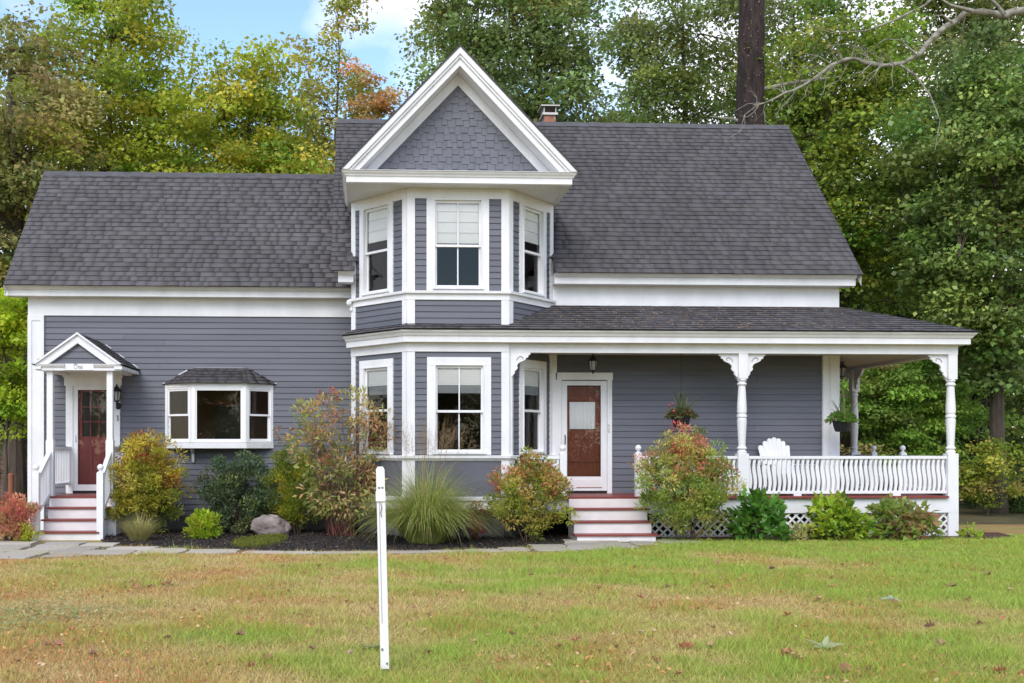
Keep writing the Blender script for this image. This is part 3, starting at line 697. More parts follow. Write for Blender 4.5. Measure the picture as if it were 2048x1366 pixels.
# posts
def post(cx, cy, name='porch_post', half=False, base=True, brackets=()):
    hs = .083; mb = MB()
    z1, z2 = Zat(1486, 757, Yf), Zat(1486, 907, Yf)
    if base: mb.box((cx-hs-.012, cy-hs-.012, zfl_+.001), (cx+hs+.012, cy+hs+.012, z2))
    mb.box((cx-hs, cy-hs, z1), (cx+hs, cy+hs, zbb))
    L = z1-z2
    prof = [(.075, 0), (.082, .015), (.086, .03), (.07, .05), (.062, .065), (.084, .085), (.086, .10), (.066, .125), (.062, .14), (.074, .28*L), (.084, .42*L), (.085, .46*L), (.07, .475*L), (.088, .485*L), (.09, .50*L), (.088, .515*L),
            (.07, .525*L), (.085, .55*L), (.082, .65*L), (.066, .86*L), (.062, L-.13), (.072, L-.12), (.086, L-.10), (.084, L-.08), (.062, L-.065), (.066, L-.05), (.085, L-.03), (.084, L-.012), (.076, L)]
    prof[0] = (.08, -.002); prof[-1] = (.08, L+.002)
    mb.lathe((cx, cy, z2), prof, 16)
    o = part(mb.build(name, WHITE)); o['label'] = 'turned white porch post'
    return o
def smooth_lathe(o):
    pass
POST_A = XY(1487, Yf); POST_B = PBX-.09; PY = Yf+.085
pa = post(POST_A, PY); pb = post(POST_B, PY); pc = post(POST_B, 22.8)
def bracket(parent, u0, sgn, z1, plane_y, along='x', x_fixed=0):
    # scroll sawn bracket outline (in metres), from the post outwards
    o = [(0, 0), (.34, 0), (.335, -.035), (.30, -.05), (.30, -.085), (.265, -.09), (.25, -.125), (.20, -.15), (.15, -.17), (.115, -.20), (.10, -.24), (.115, -.265), (.095, -.30), (.06, -.325), (.062, -.36), (.03, -.40), (0, -.42)]
    t = .045
    if along == 'x': pts = [(u0+sgn*a, plane_y, z1+b) for a, b in o]; nv = (0, t, 0)
    else: pts = [(x_fixed, u0+sgn*a, z1+b) for a, b in o]; nv = (t, 0, 0)
    q = poly_prism('bracket', pts, nv, WHITE, parent)
    # carved scroll
    if along == 'x':
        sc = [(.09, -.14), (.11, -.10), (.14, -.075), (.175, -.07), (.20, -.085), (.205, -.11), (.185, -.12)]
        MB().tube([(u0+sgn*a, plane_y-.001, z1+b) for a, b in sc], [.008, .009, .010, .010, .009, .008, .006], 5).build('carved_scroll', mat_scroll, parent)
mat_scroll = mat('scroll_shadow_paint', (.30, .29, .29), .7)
by = PY-.02
bracket(pa, POST_A+.083, 1, zbb-.002, by); bracket(pa, POST_A-.083, -1, zbb-.002, by); bracket(pb, POST_B-.083, -1, zbb-.002, by)
bracket(pb, PY+.083, 1, zbb-.002, 0, 'y', POST_B-.02); bracket(pc, 22.8-.083, -1, zbb-.002, 0, 'y', POST_B-.02); bracket(pc, 22.8+.083, 1, zbb-.002, 0, 'y', POST_B-.02)
hpst = part(MB().box((FR[0]-.005, Yf+.005, zfl_), (FR[0]+.062, Yf+.10, zbb)).build('half_post', WHITE))
bracket(hpst, FR[0]+.055, 1, zbb-.002, Yf-.0-.005)
# railings with S-sawn balusters
zr1, zr0 = Zat(1700, 912, Yf), Zat(1700, 988, Yf)
bal_h0, bal_h1 = zr0+.055, zr1-.06
def bal_mesh():
    v = []; f = []; n = 12; H = bal_h1-bal_h0
    for i in range(n+1):
        t = i/n; x = .015*math.sin(2*math.pi*(t*1.02-.02))*(1 if .06 < t < .94 else .3)
        wv = .023+.010*math.sin(math.pi*t)**2 - (.006 if .8 < t < .9 else 0)
        for a, b in ((-1, -1), (1, -1), (1, 1), (-1, 1)): v.append((x+a*wv, b*.018, t*H))
    for i in range(n):
        for k in range(4): f.append((i*4+k, i*4+(k+1) % 4, (i+1)*4+(k+1) % 4, (i+1)*4+k))
    me = bpy.data.meshes.new('baluster'); me.from_pydata(v, [], f+[(3, 2, 1, 0), (n*4, n*4+1, n*4+2, n*4+3)]); me.materials.append(WHITE); return me
BALM = bal_mesh()
def railing(p0, p1, label):
    p0 = Vector((*p0, 0)); p1 = Vector((*p1, 0)); d = (p1-p0); L = d.length; d.normalize(); mb = MB()
    up = Vector((0, 0, 1))
    mb.beam(p0+up*(zr1-.025), p1+up*(zr1-.025), .085, .05); mb.beam(p0+up*(zr1-.055), p1+up*(zr1-.055), .045, .012)
    r = part(mb.build('porch_railing', WHITE)); r['label'] = label
    MB().beam(p0+up*(zr0+.03), p1+up*(zr0+.03), .06, .05).build('bottom_rail', WHITE, r)
    nf = max(1, int(L/1.6))
    for i in range(nf): q = p0+d*L*(i+.5)/nf; MB().box((q.x-.07, q.y-.03, zfl_+.001), (q.x+.07, q.y+.03, zr0+.004)).build('foot_block', WHITE, r)
    n = int(L/.088); ang = math.atan2(d.y, d.x)
    for i in range(n):
        q = p0+d*(L*(i+.5)/n); b = bpy.data.objects.new('baluster', BALM); link(b, r); b.location = (q.x, q.y, bal_h0); b.rotation_euler = (0, 0, ang)
    return r
SX0, SX1 = XY(1127, Yf), XY(1279, Yf)
railing((POST_A+.095, PY), (POST_B-.095, PY), 'long front railing with S shaped balusters')
railing((SX1+.06, PY), (POST_A-.095, PY), 'front railing behind the red tipped shrub')
railing((FR[0]+.06, PY), (SX0-.06, PY), 'short railing between the bay and the steps')
railing((POST_B, PY+.095), (POST_B, 20.62), 'side railing of the wraparound porch')
railing((POST_B, 21.96), (POST_B, 22.7), 'rear side railing of the porch')
def newel(cx, cy, z0, ztop, hs=.055, name='newel_post'):
    mb = MB(); mb.box((cx-hs, cy-hs, z0), (cx+hs, cy+hs, ztop-.02))
    prof = [(hs*1.15, -.02), (hs*.9, .0), (hs*.45, .012), (hs*.42, .025), (hs*.8, .045), (hs*1.02, .075), (hs*.95, .10), (hs*.6, .125), (hs*.1, .137)]
    mb.lathe((cx, cy, ztop), prof, 12)
    return part(mb.build(name, WHITE))
zt_n = Zat(1122, 905, Yf)
newel(SX0, PY, zfl_, zt_n); newel(SX1, PY, zfl_, zt_n); newel(POST_B, 20.68, zfl_, zt_n); newel(POST_B, 21.9, zfl_, zt_n)
# corner pier and lattice skirting
part(MB().box((POST_B-.10, PY-.11, -.02), (POST_B+.088, PY+.10, zfl_+.0)).build('corner_pier', WHITE))
lz0, lz1 = .03, zfl_-.29
LX0, LX1 = XY(1300, Yf), POST_B-.1
lat = part(MB().box((LX0, Yf+.035, lz1-.03), (LX1, Yf+.055, lz1)).box((LX0, Yf+.035, lz0-.03), (LX1, Yf+.055, lz0)).build('lattice_skirt', WHITE)); lat['label'] = 'white diagonal lattice under the porch floor'
hL = lz1-lz0; 
for sgn, yy in ((1, Yf+.012), (-1, Yf+.023)):
    x = LX0-hL if sgn > 0 else LX0
    while x < (LX1 if sgn > 0 else LX1+hL):
        w_ = .05; quad = [(x-w_/2, 0), (x+w_/2, 0), (x+w_/2+sgn*hL, hL), (x-w_/2+sgn*hL, hL)]
        quad = clip(quad, LX0, 1); quad = clip(quad, LX1, -1) if quad else quad
        if len(quad) >= 3: poly_prism('lattice_slat', [(q[0], yy, lz0+q[1]) for q in quad], (0, .009, 0), WHITE, lat)
        x += .15
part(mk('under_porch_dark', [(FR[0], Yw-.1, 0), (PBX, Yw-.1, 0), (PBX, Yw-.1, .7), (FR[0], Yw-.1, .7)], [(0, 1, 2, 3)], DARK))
# porch steps
zst = [zfl_-.19, zfl_-.395, zfl_-.60]; run = .275
sx0, sx1 = XY(1136, Yf-.1), XY(1289, Yf-.1)
stp = part(MB().box((sx0+.02, pfY+.002, zst[0]-.02), (sx1-.02, pfY+.03, zfl_-.036)).build('porch_steps', WHITE2)); stp['label'] = 'four white risers with dark red treads up to the porch'
yy = pfY+.03
for i, z in enumerate(zst):
    y1 = yy; y0 = yy-run
    MB().box((sx0-.03, y0-.03, z-.03), (sx1+.03, y1+.0, z)).build('tread', RED, stp)
    zb = zst[i+1] if i < 2 else -.02
    MB().box((sx0+.01, y0, zb+.0), (sx1-.01, y0+.025, z-.031)).build('riser', WHITE2, stp)
    for x in (sx0+.012, sx1-.04): MB().box((x, y0+.026, -.02), (x+.028, min(yy, Yf-.05), z-.032)).build('stringer', WHITE2, stp)
    yy = y0
STEP_FRONT = yy

# ---------------------------------------------------------------- porch door
def storm_door(W, u0, u1, v0, v1, glass, name, label, inner_mat, kind):
    fr = MB(); fw = .012
    gu0, gu1, gv0, gv1 = glass
    fr.wbox(W, u0, gu0, v0, v1, .004, .034); fr.wbox(W, gu1, u1, v0, v1, .004, .034); fr.wbox(W, gu0, gu1, gv1, v1, .004, .034); fr.wbox(W, gu0, gu1, v0, gv0, .004, .034)
    d = part(fr.build(name, WHITE)); d['label'] = label
    gpane(W, gu0, gu1, gv0, gv1, .016, .020, GLASS, d)
    return d
cas = MB(); cw = .085
u0, u1, v0, v1 = gdoor
cas.wbox(WM, u0-.10, u0-.005, dz0, v1+.02, .001, .045); cas.wbox(WM, u1+.005, u1+.095, dz0, v1+.02, .001, .045); cas.wbox(WM, u0-.115, u1+.11, v1+.02, v1+.155, .001, .05)
part(cas.build('door_casing', WHITE))
gl = (WM.u(1133.5), WM.u(1201), WM.v(1167, 953), WM.v(1167, 771))
dr = storm_door(WM, u0, u1, dz0+.05, v1, gl, 'front_door', 'storm door over a red brown wooden door under the porch', WOODDOOR, 'wood')
part(wbox('threshold', WM, u0-.1, u1+.1, dz0-.005, dz0+.05, .001, .03, DARK))
mb = MB(); Wd = WM
mb.wbox(Wd, gl[0]-.02, gl[1]+.02, gl[2]-.02, gl[3]+.02, -.06, -.05)
mb.build('inner_door', WOODDOOR, dr)
for (a, b, y0, y1) in ((1137, 1197, 868, 878), (1137, 1197, 912, 924), (1137, 1197, 794, 801)):
    wbox('door_rail', WM, WM.u(a), WM.u(b), WM.v(1167, y1), WM.v(1167, y0), -.049, -.03, WOODDOOR, dr)
cm = MB(); n = 22; ua, ub = WM.u(1139.5), WM.u(1191); va, vb = WM.v(1167, 858), WM.v(1167, 804)
vv = []; ff = []
for i in range(n+1):
    w = -.025+.008*math.sin(i*1.9)+.004*math.sin(i*.7); uu = ua+(ub-ua)*i/n; vv += [WM.pt(uu, va, w), WM.pt(uu, vb, w*.5-.015)]
for i in range(n): ff.append((2*i, 2*i+2, 2*i+3, 2*i+1))
cm.add(vv, ff).build('curtain', CURT, dr)
wbox('kick_panel', WM, WM.u(1137), WM.u(1199), WM.v(1167, 976), WM.v(1167, 959), .0345, .040, WHITE2, dr)
wbox('rust_streak', WM, WM.u(1152), WM.u(1203), WM.v(1167, 975.5), WM.v(1167, 974.2), .0405, .0425, RUST, dr)
MB().tube([WM.pt(WM.u(1129), WM.v(1129, 888), .036), WM.pt(WM.u(1129), WM.v(1129, 886), .07), WM.pt(WM.u(1129), WM.v(1129, 872), .07), WM.pt(WM.u(1129), WM.v(1129, 870), .036)], .010, 6).build('handle', BLACK, dr)
bell = part(MB().wbox(WM, WM.u(1214.5), WM.u(1218), WM.v(1216, 864), WM.v(1216, 856), .046, .06).wbox(WM, WM.u(1214.5), WM.u(1218), WM.v(1216, 853), WM.v(1216, 848), .046, .06).build('doorbell', mat('ivory_plastic', (.6, .56, .5), .4)))

# ---------------------------------------------------------------- side stoop
ys = 19.45; zpl = Zat(150, 992.5, 19.58); ypl = 19.56
SXL, SXR = XY(65, ys), XY(243.5, ys); SXC = (SXL+SXR)/2; SZE = Zat(150, 728, ys); SZA = Zat(154, 664.5, ys)
roof('stoop_roof', (SXL, Yl+.0, SZE), (SXL, ys, SZE), (SXC, ys, SZA), (SXC, Yl, SZA), 'left slope of the small gabled stoop roof', exposure=.12, thick=.025, tone=.8)
roof('stoop_roof', (SXR, ys, SZE), (SXR, Yl, SZE), (SXC, Yl, SZA), (SXC, ys, SZA), 'right slope of the small gabled stoop roof', exposure=.12, thick=.025, tone=.8)
for k in (0.2, .52, .85):   # step flashing against the wall
    a = Vector((SXC, Yl-.03, SZA+.02)).lerp(Vector((SXR, Yl-.03, SZE+.02)), k); b = Vector((SXC, Yl-.03, SZA+.02)).lerp(Vector((SXR, Yl-.03, SZE+.02)), k+.13)
    part(MB().hexa([a, b, b+Vector((0, .01, 0)), a+Vector((0, .01, 0)), a+Vector((0, 0, .02)), b+Vector((0, 0, .02)), b+Vector((0, .01, .02)), a+Vector((0, .01, .02))]).build('flashing', FLASH))
def srake(side, o0, o1, ya, yb, name, m=WHITE, zlow=None):
    xe = SXL if side < 0 else SXR; zlow = SZE if zlow is None else zlow
    sx = (SXC-xe); sz = (SZA-SZE); Ls = math.hypot(sx, sz); d = Vector((sx/Ls, 0, sz/Ls)); nn = Vector((abs(d.z)*(1 if side < 0 else -1), 0, -abs(d.x)))
    def line(o, z=None, x=None):
        p = Vector((xe, 0, SZE))+nn*o; t = (x-p.x)/d.x if x is not None else (z-p.z)/d.z
        return p+d*t
    pts = [Vector((q.x, ya, q.z)) for q in (line(o0, z=zlow), line(o0, x=SXC), line(o1, x=SXC), line(o1, z=zlow))]
    return part(poly_prism(name, pts, (0, yb-ya, 0), m))
for s in (-1, 1):
    srake(s, .0, .03, ys-.02, ys+.12, 'stoop_rake'); srake(s, .0305, .155, ys+.02, ys+.12, 'stoop_rake')
stw = Wall((SXL, ys+.09), (SXR, ys+.09))
stt = part(mk('stoop_gable', [(SXL+.1, ys+.10, SZE), (SXR-.1, ys+.10, SZE), (SXC, ys+.10, SZA-.1)], [(0, 1, 2)], GREY)); stt['label'] = 'little clapboard triangle over the side door'
hwid = SXC-SXL; pp = (SZA-SZE)/hwid
for i in range(4):
    zb = SZE+i*.115; zt2 = zb+.118
    h0 = max(.02, (SZA-.14-zb)/pp); h1 = max(.0, (SZA-.14-zt2)/pp)
    if zb > SZA-.2: break
    mk('clapboard', [(SXC-h0, ys+.079, zb), (SXC+h0, ys+.079, zb), (SXC+h0, ys+.0995, zb), (SXC-h0, ys+.0995, zb), (SXC-h1, ys+.096, zt2), (SXC+h1, ys+.096, zt2), (SXC+h1, ys+.0995, zt2), (SXC-h1, ys+.0995, zt2)], BOXF, GREY, stt)
zeb = Zat(150, 742, ys+.12)
cxl, cxr = XY(101, 19.63), XY(220.5, 19.63)
# entablature box, crown pieces and name board
part(MB().box((SXL+.14, ys+.10, zeb), (SXR-.14, ys+.20, SZE-.001)).box((SXL+.14, ys+.2001, zeb), (SXL+.26, Yl-.002, SZE-.001)).box((SXR-.26, ys+.2001, zeb), (SXR-.14, Yl-.002, SZE-.001)).build('stoop_entablature', WHITE))
part(mk('stoop_ceiling', [(SXL+.1, ys+.15, zeb+.06), (SXR-.1, ys+.15, zeb+.06), (SXR-.1, Yl, zeb+.06), (SXL+.1, Yl, zeb+.06)], [(3, 2, 1, 0)], WHITE))
for a, b in ((SXL+.05, XY(127.5, ys)), (XY(186, ys), SXR-.02)):
    part(sweep('crown_moulding', [(a, ys+.098), (b, ys+.098)], [(0, SZE-.115), (.045, SZE-.112), (.05, SZE-.06), (.075, SZE-.045), (.095, SZE-.012), (.10, SZE+.0), (0, SZE+.012)], WHITE))
for s, x in ((-1, SXL), (1, SXR)):
    part(MB().hexa([(x, ys+.02, SZE-.09), (x+s*-.14, ys+.02, SZE-.09), (x+s*-.14, Yl-.003, SZE-.09), (x, Yl-.003, SZE-.09), (x+s*.0, ys+.02, SZE-.03), (x-s*.14, ys+.02, SZE-.01), (x-s*.14, Yl-.003, SZE-.01), (x, Yl-.003, SZE-.03)]).build('stoop_eave', WHITE))
nb = part(MB().box((XY(127.8, ys), ys+.055, zeb+.012), (XY(185.8, ys), ys+.097, SZE+.01)).build('name_board', WHITE))
def stroke(pts, s, ox, oz, y, name, parent, r=.0028):
    # catmull-rom through the points
    q = []; p = [Vector((a, 0, b)) for a, b in pts]
    for i in range(len(p)-1):
        p0 = p[max(0, i-1)]; p1 = p[i]; p2 = p[i+1]; p3 = p[min(len(p)-1, i+2)]
        for t in (0, .25, .5, .75): q.append(.5*((2*p1)+(p2-p0)*t+(2*p0-5*p1+4*p2-p3)*t*t+(3*p1-p0-3*p2+p3)*t**3))
    q.append(p[-1])
    return MB().tube([(ox+v.x*s, y, oz+v.z*s) for v in q], r, 5).build(name, mat_ink, parent)
mat_ink = mat('grey_lettering', (.09, .09, .10), .6)
ox, oz, sc = XY(147.5, ys+.05), Zat(150, 737.5, ys+.05), .10
stroke([(.45, .85), (.22, .92), (.05, .6), (.06, .25), (.25, .02), (.48, .12), (.58, .5), (.48, .85), (.3, .9), (.2, .7), (.35, .62), (.65, .8)], sc, ox, oz, ys+.052, 'letter', nb)
stroke([(.72, .5), (.78, .45), (.76, .02), (.80, .35), (.95, .52), (1.02, .4), (1.0, .08), (1.12, .08), (1.2, .25)], sc, ox, oz, ys+.052, 'letter', nb)
stroke([(1.22, .28), (1.42, .33), (1.42, .5), (1.28, .48), (1.22, .22), (1.35, .02), (1.6, .2)], sc, ox, oz, ys+.052, 'letter', nb)
# columns
zped = Zat(101, 879, 19.63)
for cx in (cxl, cxr):
    MBc = MB().box((cx-.052, 19.578, zped), (cx+.052, 19.682, zeb)).box((cx-.066, 19.564, zpl+.001), (cx+.066, 19.696, zped-.02)).box((cx-.059, 19.571, zped-.02), (cx+.059, 19.689, zped))
    part(MBc.build('stoop_column', WHITE))
# platform
plx0, plx1 = XY(98, ypl), XY(231, ypl)
sto = part(MB().box((plx0, ypl+.03, -.02), (plx1, Yl-.001, zpl-.036)).build('stoop_base', WHITE2)); 
for i in range(11):
    a = ypl+(Yl-.02-ypl)*i/11; b = ypl+(Yl-.02-ypl)*(i+1)/11-.006
    MB().box((plx0-.03, a, zpl-.03), (plx1+.03, b, zpl)).build('floor_board', RED, sto)
# side railings of the platform
def side_rail(cx, y0, y1, label):
    zt, zb = Zat(120, 893, 20.2), zpl+.17
    r = part(MB().box((cx-.035, y0, zt-.05), (cx+.035, y1, zt)).build('stoop_railing', WHITE)); MB().box((cx-.025, y0, zb), (cx+.025, y1, zb+.045)).build('bottom_rail', WHITE, r); r['label'] = label
    n = 11
    for i in range(n):
        y = y0+(y1-y0)*(i+.5)/n; MB().box((cx-.013, y-.013, zb+.0455), (cx+.013, y+.013, zt-.0505)).build('baluster', WHITE, r)
side_rail(cxl, 19.70, Yl-.03, 'left railing of the stoop platform'); side_rail(cxr, 19.70, Yl-.03, 'right railing of the stoop platform')
# steps
nst = [zpl-.185, zpl-.38, zpl-.575]; yy = ypl+.02
tx0, tx1 = XY(81, 18.9), XY(198, 18.9)
MB().box((plx0+.005, ypl+.012, nst[0]), (plx1-.005, ypl+.0295, zpl-.032)).build('riser', WHITE2, sto)
stst = part(MB().box((tx0+.012, yy-.84, -.02), (tx0+.04, yy, .05)).build('stoop_steps', WHITE2)); stst['label'] = 'white risers and dark red treads of the side stoop'
for i, z in enumerate(nst):
    y0 = yy-.27
    MB().box((tx0-.03, y0-.03, z-.028), (tx1+.035, yy+.0, z)).build('tread', RED, stst)
    zb = nst[i+1] if i < 2 else -.04
    MB().box((tx0+.01, y0, zb), (tx1-.01, y0+.022, z-.029)).build('riser', WHITE2, stst)
    for x in (tx0+.011, tx1-.036): MB().box((x, y0+.0225, -.03), (x+.025, yy-.001, z-.0285)).build('stringer', WHITE2, stst)
    yy = y0
yn = yy+.05
for px in (72.5, 201):
    cx = XY(px, yn); zt = Zat(72, 944, yn)
    nw = newel(cx, yn, -.03, zt, .055, 'stair_newel')
    ccx = cxl if px < 100 else cxr
    top0 = Vector((cx, yn+.05, zt-.10)); top1 = Vector((ccx, 19.60, Zat(101, 904, 19.6)))
    bot0 = Vector((cx, yn+.05, zt-.72)); bot1 = Vector((ccx, 19.60, zpl+.06))
    r = part(MB().beam(top0, top1, .075, .06).build('stair_rail', WHITE)); MB().beam(bot0, bot1, .04, .06).build('bottom_rail', WHITE, r); r['label'] = 'sloping white stair rail of the side stoop'
    for i in range(8):
        k = (i+.6)/8.3; a = bot0.lerp(bot1, k); b = top0.lerp(top1, k)
        MB().box((a.x-.013, a.y-.013, a.z+.03), (a.x+.013, a.y+.013, b.z-.03)).build('baluster', WHITE, r)
# side door
W = WLG
dvt = W.v(190, 772); dvb = zpl
mb = MB()
ca0, ca1, cb0, cb1 = W.u(133), W.u(147), W.u(228), W.u(241)
mb.wbox(W, ca0, ca1, dvb, dvt, .001, .05); mb.wbox(W, cb0, cb1, dvb, dvt, .001, .05); mb.wbox(W, ca0-.03, cb1+.03, dvt, W.v(190, 755), .001, .055); mb.wbox(W, ca0-.05, cb1+.05, W.v(190, 755), W.v(190, 744), .001, .075)
part(mb.build('door_casing', WHITE))
g = (W.u(156.5), W.u(218), W.v(190, 969), W.v(190, 780))
sdr = storm_door(W, ca1, cb0, dvb+.05, dvt, g, 'side_door', 'storm door over a dark red panelled door with small panes', REDDOOR, 'red')
part(wbox('threshold', W, ca1, cb0, dvb-.003, dvb+.05, .001, .06, DARK))
inner = wbox('inner_door', W, g[0]-.02, g[1]+.02, g[2]-.02, g[3]+.02, -.07, -.06, mat('dark_pane', (.02, .022, .02), .1), sdr)
lx0, lx1 = W.u(164), W.u(214); ly0, ly1 = W.v(190, 873), W.v(190, 784)
mb = MB(); wz0, wz1 = -.0595, -.03
mb.wbox(W, g[0]-.02, lx0, g[2]-.02, g[3]+.02, wz0, wz1); mb.wbox(W, lx1, g[1]+.02, g[2]-.02, g[3]+.02, wz0, wz1); mb.wbox(W, lx0, lx1, g[2]-.02, ly0, wz0, wz1); mb.wbox(W, lx0, lx1, ly1, g[3]+.02, wz0, wz1)
mb.build('door_leaf', REDDOOR, sdr)
for i in (1, 2):
    u = lx0+(lx1-lx0)*i/3; wbox('muntin', W, u-.012, u+.012, ly0, ly1, wz0, wz1-.004, REDDOOR, sdr)
    v = ly0+(ly1-ly0)*i/3; wbox('muntin', W, lx0, lx1, v-.012, v+.012, wz0, wz1-.006, REDDOOR, sdr)
for a, b in ((167, 184), (191, 208)):
    wbox('door_panel', W, W.u(a), W.u(b), W.v(190, 955), W.v(190, 893), wz1+.0005, wz1+.010, REDDOOR, sdr)
MB().tube([W.pt(W.u(152), W.v(190, 884), .035), W.pt(W.u(152), W.v(190, 882), .06), W.pt(W.u(152), W.v(190, 872), .06), W.pt(W.u(152), W.v(190, 870), .035)], .01, 6).build('handle', WHITE, sdr)
hn = part(wbox('house_number', W, W.u(236.3), W.u(237.9), W.v(237, 840), W.v(237, 831), .051, .058, BLACK))
MB().wbox(W, W.u(235.2), W.u(236.3), W.v(237, 833), W.v(237, 831.4), .0512, .0578).wbox(W, W.u(235.0), W.u(239.0), W.v(237, 841.2), W.v(237, 840.1), .0512, .0578).build('numeral_stroke', BLACK, hn)

# ---------------------------------------------------------------- projecting three sided window on the wing
yb_ = Yl-.36
A0 = Vector((W.pt(W.u(332), 0).x, Yl, 0)); A1 = Vector((XY(383, yb_), yb_, 0)); A2 = Vector((XY(492, yb_), yb_, 0)); A3 = Vector((W.pt(W.u(545), 0).x, Yl, 0))
wz0_, wz1_ = Zat(440, 896.5, yb_), Zat(440, 766, yb_)
bwin = part(sweep('bow_window', [A0, A1, A2, A3], [(-.03, wz0_), (.04, wz0_), (.04, wz0_+.10), (-.03, wz0_+.11)], WHITE)); bwin['label'] = 'projecting three sided window with a shingled hood'
sweep('head_board', [A0, A1, A2, A3], [(-.03, wz1_-.075), (.03, wz1_-.075), (.03, wz1_), (-.03, wz1_)], WHITE, bwin)
mk('seat_board', [A0+Vector((0, 0, wz0_+.004)), A1+Vector((0, 0, wz0_+.004)), A2+Vector((0, 0, wz0_+.004)), A3+Vector((0, 0, wz0_+.004))], [(0, 1, 2, 3)], WHITE, bwin)
for (p, q, kind) in ((A0, A1, 's'), (A1, A2, 'c'), (A2, A3, 's')):
    Wq = Wall(p, q); a, b = wz0_+.11, wz1_-.075; L = Wq.L
    fm = MB(); e = .07 if kind == 'c' else .055
    fm.wbox(Wq, 0, e, a, b, -.04, .025); fm.wbox(Wq, L-e, L, a, b, -.04, .025)
    fm.wbox(Wq, e, L-e, a, a+.035, -.04, .018); fm.wbox(Wq, e, L-e, b-.035, b, -.04, .018)
    fm.build('frame', VINYL, bwin)
    if kind == 'c':
        sm = MB(); t = .03; sm.wbox(Wq, e, e+t, a+.035, b-.035, -.03, .008); sm.wbox(Wq, L-e-t, L-e, a+.035, b-.035, -.03, .008); sm.wbox(Wq, e+t, L-e-t, a+.035, a+.035+t, -.03, .008); sm.wbox(Wq, e+t, L-e-t, b-.035-t, b-.035, -.03, .008)
        sm.build('sash', VINYL, bwin)
        gpane(Wq, e+t, L-e-t, a+.035+t, b-.035-t, -.013, -.009, GLASS, bwin)
    else:
        vm = (a+b)/2
        for nm, c, d, w in (('upper_sash', vm-.02, b-.036, .004), ('lower_sash', a+.036, vm+.02, -.026)):
            sm = MB(); t = .035; sm.wbox(Wq, e, e+t, c, d, w-.028, w); sm.wbox(Wq, L-e-t, L-e, c, d, w-.028, w); sm.wbox(Wq, e+t, L-e-t, c, c+.034, w-.028, w); sm.wbox(Wq, e+t, L-e-t, d-.034, d, w-.028, w)
            sm.build(nm, VINYL, bwin); gpane(Wq, e+t, L-e-t, c+.034, d-.034, w-.016, w-.012, GLASS, bwin)
# hood
hz0, hz1 = wz1_+.002, W.v(440, 737)
H0 = Vector((W.pt(W.u(326), 0).x, Yl, hz0)); H3 = Vector((W.pt(W.u(553), 0).x, Yl, hz0)); H1 = Vector((A1.x-.04, yb_-.08, hz0)); H2 = Vector((A2.x+.04, yb_-.08, hz0))
T0 = Vector((W.pt(W.u(385), 0).x, Yl, hz1)); T3 = Vector((W.pt(W.u(497), 0).x, Yl, hz1)); T1 = T0+Vector((.04, -.05, 0)); T2 = T3+Vector((-.04, -.05, 0))
roof('window_hood', H1, H2, T2, T1, 'shingled hood over the projecting window', exposure=.10, thick=.012, tone=.75)
roof('window_hood', H0, H1, T1, T0, 'left flank of the shingled window hood', exposure=.10, thick=.012, tone=.75)
roof('window_hood', H2, H3, T3, T2, 'right flank of the shingled window hood', exposure=.10, thick=.012, tone=.75)
part(mk('hood_underside', [H0, H1, H2, H3], [(3, 2, 1, 0)], WHITE))
for p, q in ((T0+Vector((.05, -.01, .012)), T3+Vector((-.1, -.01, .012))), (H0+Vector((0, -.02, .01)), H0+Vector((.06, -.02, .012))), (H3+Vector((-.06, -.02, .01)), H3+Vector((0, -.02, .01))), (H0.lerp(T0, .55)+Vector((-.01, -.02, .01)), H0.lerp(T0, .85)+Vector((-.01, -.02, .01)))):
    part(MB().beam(p, q, .012, .018).build('flashing', FLASH))
cb = W.u(388)
part(poly_prism('window_bracket', [W.pt(cb-.03, wz0_-.001, .02), W.pt(cb-.03, wz0_-.001, .26), W.pt(cb-.03, wz0_-.05, .24), W.pt(cb-.03, wz0_-.10, .13), W.pt(cb-.03, wz0_-.22, .09), W.pt(cb-.03, wz0_-.27, .06), W.pt(cb-.03, wz0_-.28, .02)], W.U*.05, WHITE))
# wing room behind it
rx0, rx1 = A0.x+.04, A3.x-.04
room('room_interior', rx0, rx1, Yl+.02, 22.9, wz0_+.0, wz1_+.02, ROOMTAN)
wbox('far_window', Wall((rx0, 22.88), (rx1, 22.88)), .62, 1.15, wz0_+.05, wz1_-.35, .0, .02, mat('dark_green_glass', (.02, .035, .02), .2), house).location = hinv
pend = empty('pendant_lamp', (XY(447, 21.7), 21.7, wz1_-.02)); tag(pend, 'copper cone pendant lamp hanging behind the projecting window', 'lamp')
zc = Zat(447, 809, 21.7)-(wz1_-.02)
MB().lathe((0, 0, zc), [(.19, 0), (.185, .01), (.05, .12), (.03, .14), (.012, .16)], 16).build('lamp_shade', COPPER, pend)
MB().tube([(0, 0, .03), (0, 0, zc+.15)], .006, 5).build('cord', BLACK, pend)

# ---------------------------------------------------------------- finish the shingles: the largest as pieces, the rest joined
BUTT_SHADE = (.022, .021, .022)      # near-black tab fronts: painted shadow line under each shingle course
TABS.sort(key=lambda t: -t[0])
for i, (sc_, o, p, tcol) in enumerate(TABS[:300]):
    arr_mesh('shingle', np.array([tuple(q) for q in p]), np.array(TABF), SHING, o, cols=np.array([tcol]*8+[BUTT_SHADE]*4))
rest = {}
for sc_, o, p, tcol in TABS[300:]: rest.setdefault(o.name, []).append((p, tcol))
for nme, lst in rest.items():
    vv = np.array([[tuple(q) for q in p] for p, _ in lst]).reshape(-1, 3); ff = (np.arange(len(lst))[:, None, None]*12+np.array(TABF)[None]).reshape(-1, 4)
    cc = np.array([[c]*8+[BUTT_SHADE]*4 for _, c in lst]).reshape(-1, 3)
    tag(arr_mesh('shingles', vv, ff, SHING, bpy.data.objects[nme], cols=cc), kind='stuff')
